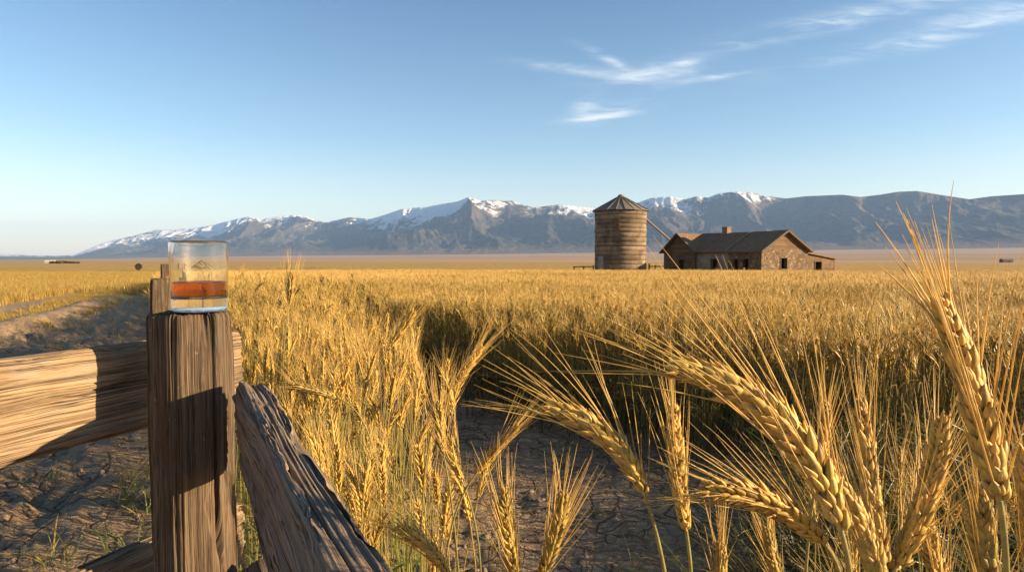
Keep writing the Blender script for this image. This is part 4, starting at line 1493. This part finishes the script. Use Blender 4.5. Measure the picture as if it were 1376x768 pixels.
def hero(label, base, tip, D, D2=None, bend=(0, 0), width=1.0, nodes=14, awn=0.10, awn_r=0.0005, spread=0.3, col=GOLD, stem_to=None, stem_col=(0.36, 0.30, 0.11), twist=0.0, seed=0, leaves=0, awn_keep=1.0, droop=0.0):
    """a wheat stalk close to the camera: neck and tip of its ear given as photo pixels at a distance"""
    g = np.random.default_rng(seed + 100)
    D2 = D2 or D
    p0 = at(*base, D); p3 = at(*tip, D2)
    px = D / FPX
    off = np.array((bend[0] * px, 0, -bend[1] * px))
    p1 = p0 * (2 / 3) + p3 / 3 + off; p2 = p0 / 3 + p3 * (2 / 3) + off * 1.0
    ec = bez(p0, p1, p2, p3, 60)
    t0 = ec[1] - ec[0]; t0 /= np.linalg.norm(t0)
    if stem_to is None:
        stem_to = (base[0] - (tip[0] - base[0]) * .25, base[1] + 260)
    dr_ = at(*stem_to, D) - p0
    # the stalk keeps falling towards the ground under its neck
    gx, gy = p0[0] + dr_[0] * 1.4 + g.normal(0, .02), p0[1] + g.uniform(-.05, .25)
    root_p = np.array((gx, gy, float(terrain(gx, gy))))
    hh = p0[2] - root_p[2]
    mid = at(*stem_to, D)
    sb = bez(root_p, root_p + np.array((0, 0, hh * .55)), p0 - t0 * min(.35 * hh, 0.10 + np.linalg.norm(dr_) * .5) + np.array((0, 0, 0)), p0, 60)
    loc = root_p
    S = MB()
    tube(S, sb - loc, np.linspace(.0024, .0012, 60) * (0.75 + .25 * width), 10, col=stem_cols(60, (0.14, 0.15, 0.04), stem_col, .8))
    E, A = ear_geo(ec - loc, g, 'hi', width, nodes, awn, awn_r, spread, np.array(col), PALE * (0.92 + .1 * g.random()), awn_keep, twist)
    Ls = []
    for k in range(leaves):
        m = MB()
        leaf_geo(m, sb[int(g.uniform(20, 40))] - loc, g.uniform(0, 6.28), g.uniform(.15, .25), .009, g, np.array((0.36, 0.27, 0.08)) * g.uniform(.8, 1.1), n=12)
        Ls.append(m)
    return stalk_object(dict(stem=S, ear=E, awns=A, leaf=Ls), loc, label)


YG = np.array((0.46, 0.31, 0.075))
hero('large drooping wheat ear arching left, biggest of the lower right clump', (1130, 712), (898, 492), 0.33, 0.35, (45, -52), 1.28, 17, 0.078, .00042, .30, GOLD, (1165, 790), twist=.3, seed=1)
hero('tallest wheat ear standing upright at the right edge, rising past the mountains', (1343, 672), (1262, 398), 0.28, 0.29, (12, 6), 1.15, 16, 0.060, .00055, .40, GOLD * .9, (1358, 800), twist=.9, seed=2)
hero('drooping wheat ear over the cracked soil, its long awns pointing up left', (866, 664), (733, 545), 0.46, 0.47, (22, -24), 1.18, 15, 0.072, .00040, .32, GOLD, (892, 780), twist=.4, seed=3)
hero('slender upright wheat ear just right of the drooping ear over bare soil', (922, 712), (905, 545), 0.46, 0.46, (-4, 0), 1.0, 15, 0.060, .00040, .26, GOLD * 1.06, (926, 800), twist=1.3, seed=4)
hero('nearly horizontal wheat ear pointing left beneath the largest drooping ear', (1106, 728), (944, 655), 0.42, 0.40, (12, -22), 1.15, 15, 0.055, .00038, .34, GOLD * .92, (1130, 800), twist=.2, seed=5)
hero('upright wheat ear right of the largest drooping ear, its tip above the field edge', (1190, 762), (1156, 536), 0.40, 0.42, (-6, 0), 1.1, 17, 0.055, .00036, .28, GOLD * .85, (1200, 850), twist=1.0, seed=6)
hero('shaggy wheat ear leaning right, left of the tallest right edge ear', (1203, 765), (1268, 560), 0.40, 0.42, (14, 0), 1.1, 16, 0.052, .00036, .42, GOLD * .95, (1190, 850), twist=1.6, seed=7)
hero('wheat ear leaning left low in the lower right clump, half hidden by neighbours', (1182, 800), (1118, 640), 0.36, 0.37, (14, -10), 1.2, 15, 0.050, .00036, .3, GOLD * .9, (1200, 860), twist=.5, seed=8)
hero('dark wheat ear directly below the tallest right edge ear', (1338, 860), (1318, 652), 0.34, 0.34, (-5, 0), 1.15, 16, 0.045, .00038, .32, YG * .8, (1345, 950), twist=.7, seed=9)
hero('pale wheat ear cut by the right edge of the photo', (1392, 800), (1378, 600), 0.36, 0.36, (4, 0), 1.0, 15, 0.060, .00036, .34, GOLD, (1395, 900), twist=.2, seed=10)
hero('left ear of the pair rising over the bare soil at bottom centre', (697, 790), (678, 655), 0.60, 0.60, (-5, 0), 1.05, 14, 0.062, .00040, .3, YG, (700, 860), twist=1.1, seed=11)
hero('right ear of the pair rising over the bare soil at bottom centre', (724, 780), (757, 660), 0.60, 0.60, (7, 0), 1.05, 14, 0.060, .00040, .34, YG * .95, (712, 860), twist=.4, seed=12)
hero('wheat ear pointing up left at the bottom edge, between grey rail and bare soil', (603, 772), (533, 706), 0.62, 0.62, (8, -8), 1.0, 13, 0.060, .00038, .28, YG * 1.05, (622, 850), twist=.3, seed=13)
hero('wheat ear leaning far right over the dark field edge, behind the bare soil', (606, 522), (648, 465), 1.10, 1.10, (4, -4), 1.1, 13, 0.075, .0005, .24, GOLD, (600, 600), twist=.8, seed=14, leaves=1)
hero('yellow wheat ear upright above a second ear at the left strip border', (596, 610), (590, 538), 1.0, 1.0, (-3, 0), 1.1, 13, 0.08, .0005, .28, YG, (597, 720), twist=.2, seed=15, leaves=1)
hero('bright yellow wheat ear hanging low beside the bare soil path', (620, 644), (606, 588), 0.95, 0.95, (-3, 2), 1.05, 12, 0.07, .00048, .32, YG * 1.1, (624, 740), twist=.9, seed=16, leaves=1)
hero('wheat ear bent right with spread awns, right of the low yellow ear', (640, 636), (696, 572), 0.95, 0.95, (5, -8), 1.0, 13, 0.07, .00048, .3, GOLD, (628, 740), twist=1.5, seed=17, leaves=1)
hero('short bristly wheat ear at the bottom edge under the slender upright ear', (966, 800), (968, 728), 0.56, 0.56, (2, 0), 1.1, 12, 0.060, .0004, .32, YG, (966, 900), twist=1.2, seed=18)
hero('yellow green wheat ear leaning left at the bottom edge beneath the horizontal ear', (1052, 800), (1030, 708), 0.54, 0.54, (-3, 0), 1.0, 13, 0.045, .0004, .28, YG * .9, (1056, 900), twist=.6, seed=19)
hero('single dark wheat ear standing above the left strip, right of the glass', (388, 410), (392, 366), 1.9, 1.9, (1, 0), 1.2, 11, 0.09, .0006, .22, GOLD * .7, (388, 520), twist=.3, seed=20)
hero('flat lying wheat ear pointing left across the left strip, right of the grey rail', (455, 535), (386, 518), 1.25, 1.25, (0, -4), 1.15, 13, 0.04, .0004, .14, YG * .85, (480, 600), twist=1.3, seed=21)
hero('wheat ear leaning right above the left strip, near its dark border', (520, 470), (556, 418), 1.55, 1.55, (4, -4), 1.15, 12, 0.08, .00055, .26, GOLD, (512, 560), twist=.2, seed=22)
hero('upright wheat ear in shade behind the large drooping ear', (1098, 640), (1110, 540), 0.62, 0.62, (3, 0), 1.05, 14, 0.055, .0004, .32, GOLD * .85, (1096, 720), twist=.5, seed=23)
hero('wheat ear in the gap between the shaggy ear and the tallest ear', (1262, 800), (1240, 660), 0.5, 0.5, (0, 0), 1.05, 14, 0.055, .0004, .4, GOLD * .85, (1262, 900), twist=.9, seed=24)

# prototypes for the many stalks around, then copies
PR = []
g0 = np.random.default_rng(77)
for i in range(10):
    tall = i < 6
    sp = stalk(g0, 1.0, 'mid', green=(0.21, 0.235, 0.045) if tall else (0.14, 0.15, 0.035), thick=1.0, leaves=3 if i % 2 else 2)
    d = dict(stem=sp['stem'].mesh('stem', M_WHEAT), ear=sp['ear'].mesh('ear', M_EAR), awns=sp['awns'].mesh('awns', M_WHEAT), leaf=[l.mesh('leaf', M_WHEAT) for l in sp['leaf']])
    PR.append(d)


def mesh_stalk(proto, x, y, h, rot, label, group, sxy=1.0):
    root = empty('wheat_stalk', (x, y, float(terrain(x, y)) - 0.01))
    root.rotation_euler = (0, 0, rot)
    root.scale = (sxy, sxy, h)
    tag(root, label, 'wheat stalk', group)
    def child(name, me, par):
        o = bpy.data.objects.new(name, me)
        COL.objects.link(o)
        o.parent = par
        return o
    child('stem', proto['stem'], root)
    e = child('ear', proto['ear'], root)
    child('awns', proto['awns'], e)
    for l in proto['leaf']:
        child('leaf', l, root)


def strip_right(y):
    return np.interp(y, [1.0, 1.5, 2.1, 3.1, 4.4, 6, 40], [-0.05, -0.10, -0.20, -0.48, -0.92, -1.55, -13.2])


def strip_left(y):
    return np.interp(y, [1.0, 1.5, 3, 6, 12, 40], [-0.36, -0.52, -1.35, -3.0, -6.3, -21])


g1 = np.random.default_rng(33)
cnt = 0
NEAR_END = 3.1
for _ in range(4000):
    if cnt >= 238:
        break
    y = g1.uniform(1.12, NEAR_END)
    x = g1.uniform(-1.3, 0.1)
    if not (strip_left(y) + .04 < x < strip_right(y) - 0.03):
        continue
    px = CX + FPX * x / y
    h = g1.uniform(0.86, 1.06) - (.10 if y < 1.6 else 0)
    mesh_stalk(PR[int(g1.integers(0, 6))], x, y, h, g1.uniform(0, 6.28), 'ordinary wheat stalk in the dense crowded strip right of the corner fence', 'wheat stalks in the left strip')
    cnt += 1
cnt2 = 0
for _ in range(4000):
    if cnt2 >= 34:
        break
    y = g1.uniform(0.75, 2.6)
    x = g1.uniform(0.32, 2.0)
    px = CX + FPX * x / y
    if px < 1010 + 120 * g1.random() or px > 1450:
        continue
    # stay under the sight line to the field behind
    top = CAM_H - (650 - 347 + g1.uniform(-20, 150) + max(0, 1060 - px) * .8) / FPX * y
    if top < .45:
        continue
    mesh_stalk(PR[int(g1.integers(3, 10))], x, y, min(top, 1.0), g1.uniform(0, 6.28), 'wheat stalk low among the shaded plants behind the lower right ears', 'wheat stalks in the lower right')
    cnt2 += 1


# ---- the rest of the wheat: one object, patches set out by geometry nodes
def patch(name, size, n, detail, seed, hmean, hsd, green, thick, leaves, col=None):
    g = np.random.default_rng(seed)
    V, Q, Tt, C = [], [], [], []
    acc = MB()
    for k in range(n):
        h = max(.3, g.normal(hmean, hsd))
        s = stalk(g, h, detail, green=green, thick=thick, leaves=leaves, nod=g.uniform(.1, 1.3), lean=g.normal(0, .09, 2) + np.array((-.05, 0)))
        off = np.array((g.uniform(-size / 2, size / 2), g.uniform(-size / 2, size / 2), 0))
        for m in [s['stem'], s['ear'], s['awns']] + s['leaf']:
            if m.n == 0:
                continue
            v, q, t_, c = m.arrays()
            acc.add(v + off, q, t_, c)
    return acc.mesh(name, M_WHEAT)


def patch_far(name, size, n, seed, hmean, hsd, thick):
    """simplified stalks: a thin stem, a spindle ear and a few awns"""
    g = np.random.default_rng(seed)
    acc = MB()
    for k in range(n):
        h = g.normal(hmean, hsd)
        o = np.array((g.uniform(-size / 2, size / 2), g.uniform(-size / 2, size / 2), 0))
        az = g.uniform(0, 6.28); nod = g.uniform(.1, 1.2)
        top = o + np.array((g.normal(0, .06) - .03, g.normal(0, .06), h - .08))
        dd = np.array((math.cos(az) * math.sin(nod), math.sin(az) * math.sin(nod), math.cos(nod)))
        tube(acc, [o, (o + top) / 2 + np.array((0, 0, .02)), top], np.array((.0024, .0022, .0018)) * thick, 3, col=stem_cols(3, (0.11, 0.115, 0.03), (0.42, 0.3, 0.09)) * g.uniform(.8, 1.1))
        mixg = g.random() ** 2 * .6
        c = (GOLD * (1 - mixg) + (GREENISH if g.random() < .6 else BROWN) * mixg) * g.uniform(.85, 1.12)
        el = g.uniform(.075, .11)
        tube(acc, [top, top + dd * el * .3, top + dd * el * .75, top + dd * el], np.array((.002, .0062, .0055, .0012)) * thick, 4, col=c)
        for a in range(7):
            d2 = dd + g.normal(0, .17, 3)
            s = top + dd * el * g.uniform(.3, 1)
            al = g.uniform(.06, .1)
            tube(acc, [s, s + d2 * al], np.array((.0009, .0003)) * thick, 3, col=PALE * g.uniform(.85, 1.1))
        if g.random() < .7:
            lc = np.array((0.34, 0.25, 0.07)) if g.random() < .5 else np.array((0.13, 0.15, 0.035))
            leaf_geo(acc, o * .5 + top * .5 + np.array((0, 0, g.uniform(-.2, .1))), g.uniform(0, 6.28), g.uniform(.12, .22), .008 * thick, g, lc, n=4)
    return acc.mesh(name, M_WHEAT)


def patch_grass(name, size, n, seed, hmean):
    g = np.random.default_rng(seed)
    acc = MB()
    for k in range(n):
        o = np.array((g.uniform(-size / 2, size / 2), g.uniform(-size / 2, size / 2), 0))
        r_ = g.random()
        c = np.array((0.52, 0.34, 0.085)) if r_ < .7 else (np.array((0.34, 0.24, 0.06)) if r_ < .9 else np.array((0.16, 0.16, 0.045)))
        az = g.uniform(0, 6.28); L = hmean * g.uniform(.6, 1.3)
        out = np.array((math.cos(az), math.sin(az), 0)); sd = np.array((-math.sin(az), math.cos(az), 0))
        b1 = o + np.array((0, 0, L * .55)) + out * L * g.uniform(.05, .2)
        b2 = o + np.array((0, 0, L * g.uniform(.8, 1.0))) + out * L * g.uniform(.2, .6)
        w_ = g.uniform(.004, .009)
        acc.add([o - sd * w_, o + sd * w_, b1 + sd * w_ * .7, b1 - sd * w_ * .7, b2], [[0, 1, 2, 3]], [[3, 2, 4]], col=c * g.uniform(.8, 1.15))
    return acc.mesh(name, M_WHEAT)


def collection_of(meshes, cname):
    c = bpy.data.collections.new(cname)
    for i, me in enumerate(meshes):
        o = bpy.data.objects.new('%s_%02d' % (cname, i), me)
        c.objects.link(o)
    return c


def scatter(name, coll, pts, rot, scl, idx, label, cat, out=None):
    me = bpy.data.meshes.new(name)
    n = len(pts)
    me.vertices.add(n)
    me.vertices.foreach_set('co', np.asarray(pts, np.float32).ravel())
    for nm, typ, data in (('rot', 'FLOAT_VECTOR', rot), ('scl', 'FLOAT_VECTOR', scl), ('idx', 'INT', idx)):
        a = me.attributes.new(nm, typ, 'POINT')
        a.data.foreach_set('vector' if typ == 'FLOAT_VECTOR' else 'value', np.asarray(data, np.float32 if typ != 'INT' else np.int32).ravel())
    o = bpy.data.objects.new(name, me)
    COL.objects.link(o)
    tree = bpy.data.node_groups.new(name + ' planting', 'GeometryNodeTree')
    tree.interface.new_socket('Geometry', in_out='INPUT', socket_type='NodeSocketGeometry')
    tree.interface.new_socket('Geometry', in_out='OUTPUT', socket_type='NodeSocketGeometry')
    N = tree.nodes; L = tree.links
    gi = N.new('NodeGroupInput'); go = N.new('NodeGroupOutput')
    ci = N.new('GeometryNodeCollectionInfo')
    ci.inputs['Collection'].default_value = coll
    ci.inputs['Separate Children'].default_value = True
    ci.inputs['Reset Children'].default_value = True
    ip = N.new('GeometryNodeInstanceOnPoints')
    ip.inputs['Pick Instance'].default_value = True
    L.new(gi.outputs[0], ip.inputs['Points'])
    L.new(ci.outputs[0], ip.inputs['Instance'])
    def attr(nm, typ):
        a = N.new('GeometryNodeInputNamedAttribute')
        a.data_type = typ
        a.inputs['Name'].default_value = nm
        return a.outputs[0]
    L.new(attr('idx', 'INT'), ip.inputs['Instance Index'])
    er = N.new('FunctionNodeEulerToRotation')
    L.new(attr('rot', 'FLOAT_VECTOR'), er.inputs[0])
    L.new(er.outputs[0], ip.inputs['Rotation'])
    L.new(attr('scl', 'FLOAT_VECTOR'), ip.inputs['Scale'])
    L.new(ip.outputs[0], go.inputs[0])
    md = o.modifiers.new('planting', 'NODES')
    md.node_group = tree
    tag(o, label, cat, kind='stuff')
    return o


HF = 0.78
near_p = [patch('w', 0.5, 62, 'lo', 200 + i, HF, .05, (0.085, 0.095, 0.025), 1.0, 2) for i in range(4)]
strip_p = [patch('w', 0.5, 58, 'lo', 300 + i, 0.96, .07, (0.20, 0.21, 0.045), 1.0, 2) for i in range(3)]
far_p = [patch_far('w', 1.0, 190, 400 + i, HF, .05, 1.15) for i in range(4)]
vfar_p = [patch_far('w', 2.0, 420, 500 + i, HF, .06, 1.7) for i in range(3)]
wheat_coll = collection_of(near_p + strip_p + far_p + vfar_p, 'wheat_patch')


def field_left(y):
    return -0.9 - 0.39 * (y - 6.5)


def field_front(x):
    return np.maximum(5.2 - 1.05 * x, 3.45)


pts, rot, scl, idx = [], [], [], []
g2 = np.random.default_rng(91)


def put(x, y, i, sz=1.0, sxy=1.0):
    pts.append((x, y, float(terrain(x, y)) - .01))
    rot.append((0, 0, g2.uniform(0, 6.28) if sz < 5 else 0))
    scl.append((sxy, sxy, sz))
    idx.append(i)


def in_view(x, y, m=1.0):
    return y > 0 and abs(x) < 0.80 * y + m


def hvar(x, y):
    return 0.86 + 0.32 * float(fbm(np.array(x * .45), np.array(y * .45), 77, 3))


# main field: fine patches in front, coarser behind
s = 0.42
for y in np.arange(1.9, 13, s):
    for x in np.arange(-6, 12, s):
        xx, yy = x + g2.normal(0, .06), y + g2.normal(0, .06)
        if xx - .2 > field_left(yy) and yy - .2 > field_front(xx) and in_view(xx, yy):
            put(xx, yy, int(g2.integers(0, 4)), hvar(xx, yy))
for y in np.arange(13, 32, .85):
    for x in np.arange(-14, 28, .85):
        xx, yy = x + g2.normal(0, .1), y + g2.normal(0, .1)
        if xx - .4 > field_left(yy) and in_view(xx, yy, 2):
            put(xx, yy, 7 + int(g2.integers(0, 4)), hvar(xx, yy))
for y in np.arange(32, 69, 1.7):
    for x in np.arange(-30, 60, 1.7):
        xx, yy = x + g2.normal(0, .2), y + g2.normal(0, .2)
        if xx - .8 > field_left(yy) and in_view(xx, yy, 3):
            put(xx, yy, 11 + int(g2.integers(0, 3)), hvar(xx, yy))
# left strip beyond the single stalks
for y in np.arange(NEAR_END + .1, 9, .36):
    for x in np.arange(-5, .5, .36):
        xx, yy = x + g2.normal(0, .05), y + g2.normal(0, .05)
        if strip_left(yy) + .25 < xx < strip_right(yy) - .16:
            put(xx, yy, 4 + int(g2.integers(0, 3)), g2.uniform(.9, 1.06))
for y in np.arange(9, 60, .9):
    for x in np.arange(-32, 0, .9):
        xx, yy = x + g2.normal(0, .1), y + g2.normal(0, .1)
        if strip_left(yy) + .5 < xx < strip_right(yy) - .45:
            put(xx, yy, 7 + int(g2.integers(0, 4)), g2.uniform(.95, 1.12))
scatter('wheat_field', wheat_coll, pts, rot, scl, idx, 'wide field of ripe golden wheat reaching to the farmhouse', 'wheat')
print('patches', len(pts))

# golden grass beyond the track
def patch_tuft(name, n, seed, hmean, dark=False):
    g = np.random.default_rng(seed)
    acc = MB()
    for k in range(n):
        az = g.uniform(0, 6.28)
        r_ = g.random()
        c = np.array((0.40, 0.29, 0.08)) if r_ < .6 else np.array((0.15, 0.17, 0.045))
        if dark:
            c = np.array((0.075, 0.085, 0.022)) if r_ < .65 else np.array((0.20, 0.14, 0.05))
        leaf_geo(acc, (g.normal(0, .03), g.normal(0, .03), 0), az, hmean * g.uniform(.5, 1.5), .006, g, c * g.uniform(.8, 1.15), droop=.5, n=7)
    return acc.mesh(name, M_WHEAT)


grass_coll = collection_of([patch_grass('g', 1.0, 420, 600 + i, .30) for i in range(3)] + [patch_grass('g', 2.0, 700, 640 + i, .34) for i in range(2)] + [patch_tuft('g', 16, 660 + i, .22) for i in range(3)] + [patch_tuft('g', 22, 680 + i, .42, True) for i in range(3)], 'grass_patch')
pts, rot, scl, idx = [], [], [], []
for y in np.arange(5, 34, .8):
    for x in np.arange(-30, -5, .8):
        xx, yy = x + g2.normal(0, .15), y + g2.normal(0, .15)
        b_ = xx - track_left_x(yy)
        if b_ < 0.1 and in_view(xx, yy, 2):
            gap = -3.3 < b_ < -1.5
            if gap:
                continue
            put(xx, yy, int(g2.integers(0, 3)), g2.uniform(.7, 1.25) * (.5 if b_ > -1.9 else 1.15))
for y in np.arange(34, 95, 1.7):
    for x in np.arange(-80, 0, 1.7):
        xx, yy = x + g2.normal(0, .3), y + g2.normal(0, .3)
        if xx < track_left_x(yy) + .5 and in_view(xx, yy, 3):
            put(xx, yy, 3 + int(g2.integers(0, 2)), g2.uniform(.8, 1.3))
# tufts on the verge between track and fence
for _ in range(120):
    y = g2.uniform(1.7, 16)
    x = float(fence_x(y)) - abs(g2.normal(0.0, .4)) - .1
    put(x, y, 5 + int(g2.integers(0, 3)), g2.uniform(.6, 1.4))
for _ in range(26):
    y = g2.uniform(1.6, 5)
    x = float(strip_right(np.array(y))) + g2.normal(.1, .2)
    put(x, y, 5 + int(g2.integers(0, 3)), g2.uniform(.4, 1.2))
for _ in range(26):
    y = g2.uniform(1.2, 4.5)
    x = g2.uniform(.2, 2.6)
    put(x, y, 5 + int(g2.integers(0, 3)), g2.uniform(.3, .9), g2.uniform(.4, .9))
for _ in range(160):
    y = g2.uniform(6, 26)
    x = float(track_left_x(y)) + abs(g2.normal(0, 1.4))
    put(x, y, 5 + int(g2.integers(0, 3)), g2.uniform(.4, 1.0))
for _ in range(900):
    y = g2.uniform(1.5, 3.7)
    x = g2.uniform(.3, 3.4)
    if CX + FPX * x / y < 990 + 60 * g2.random() + 90 * max(0, y - 2.6):
        continue
    put(x, y, 8 + int(g2.integers(0, 3)), g2.uniform(.6, 1.25))
scatter('golden_grass', grass_coll, pts, rot, scl, idx, 'dry golden grass covering the flat field left of the track', 'grass')


# dry straw bits and broken clods on the bare soil
def litter():
    g = np.random.default_rng(8)
    m = MB()
    n = 0
    while n < 1500:
        r_ = 1.0 + 8.5 * g.random() ** 1.3
        a = g.uniform(-.75, .75)
        x, y = r_ * math.sin(a), r_ * math.cos(a)
        z = float(terrain(x, y)) + float(near_relief(np.array(x), np.array(y))) + .006
        t_ = g.uniform(0, 6.28)
        L = g.uniform(.015, .09)
        d = np.array((math.cos(t_), math.sin(t_), g.normal(0, .12))) * L
        p = np.array((x, y, z))
        tube(m, [p - d / 2, p + np.array((0, 0, g.uniform(0, .006))), p + d / 2], g.uniform(.0008, .002), 4, col=np.array((0.5, 0.37, 0.16)) * g.uniform(.5, 1.1))
        n += 1
    o = m.build('straw_litter', M_WHEAT)
    tag(o, 'broken dry straw strewn over the cracked soil', 'straw', kind='stuff')
    m = MB()
    gv, gq = unit_grain(6, [-.5, -.25, .1, .38, .5], [.35, .9, 1.0, .6, .1])
    for k in range(1700):
        r_ = 1.2 + 16 * g.random() ** 1.4
        a = g.uniform(-.78, .2) if k % 3 else g.uniform(-.2, .6)
        x, y = r_ * math.sin(a), r_ * math.cos(a)
        z = float(terrain(x, y)) + float(near_relief(np.array(x), np.array(y)))
        sz = g.uniform(.006, .028) * (1 if k % 3 else .6)
        if g.random() < .05 and k % 3:
            sz *= 2.0
        v = gv * np.array((sz, sz * g.uniform(.6, 1), sz * g.uniform(.8, 1.4)))
        v = v * (1 + g.normal(0, .14, (len(gv), 1)))
        t_ = g.uniform(0, 6.28)
        v = v @ np.array(((math.cos(t_), math.sin(t_), 0), (-math.sin(t_), math.cos(t_), 0), (0, 0, 1)))
        m.add(v + np.array((x, y, z)), gq, col=np.array((0.27, 0.2, 0.145)) * g.uniform(.6, 1.25))
    mt, t, b = new_mat('clod earth')
    at_ = t.node('ShaderNodeAttribute', attribute_name='tint')
    n_ = t.noise(t.node('ShaderNodeTexCoord').outputs['Object'], 70, 5, .65)
    t.put(b.inputs['Base Color'], t.mix(1.0, at_.outputs['Color'], t.ramp(n_, [(.2, .65), (.8, 1.25)]), 'MULTIPLY'))
    b.inputs['Roughness'].default_value = .95
    bump(t, b, n_, .6, .01)
    o = m.build('soil_clods', mt)
    tag(o, 'crumbled dry clods of earth on the track and bare soil', 'clods', kind='stuff')


litter()
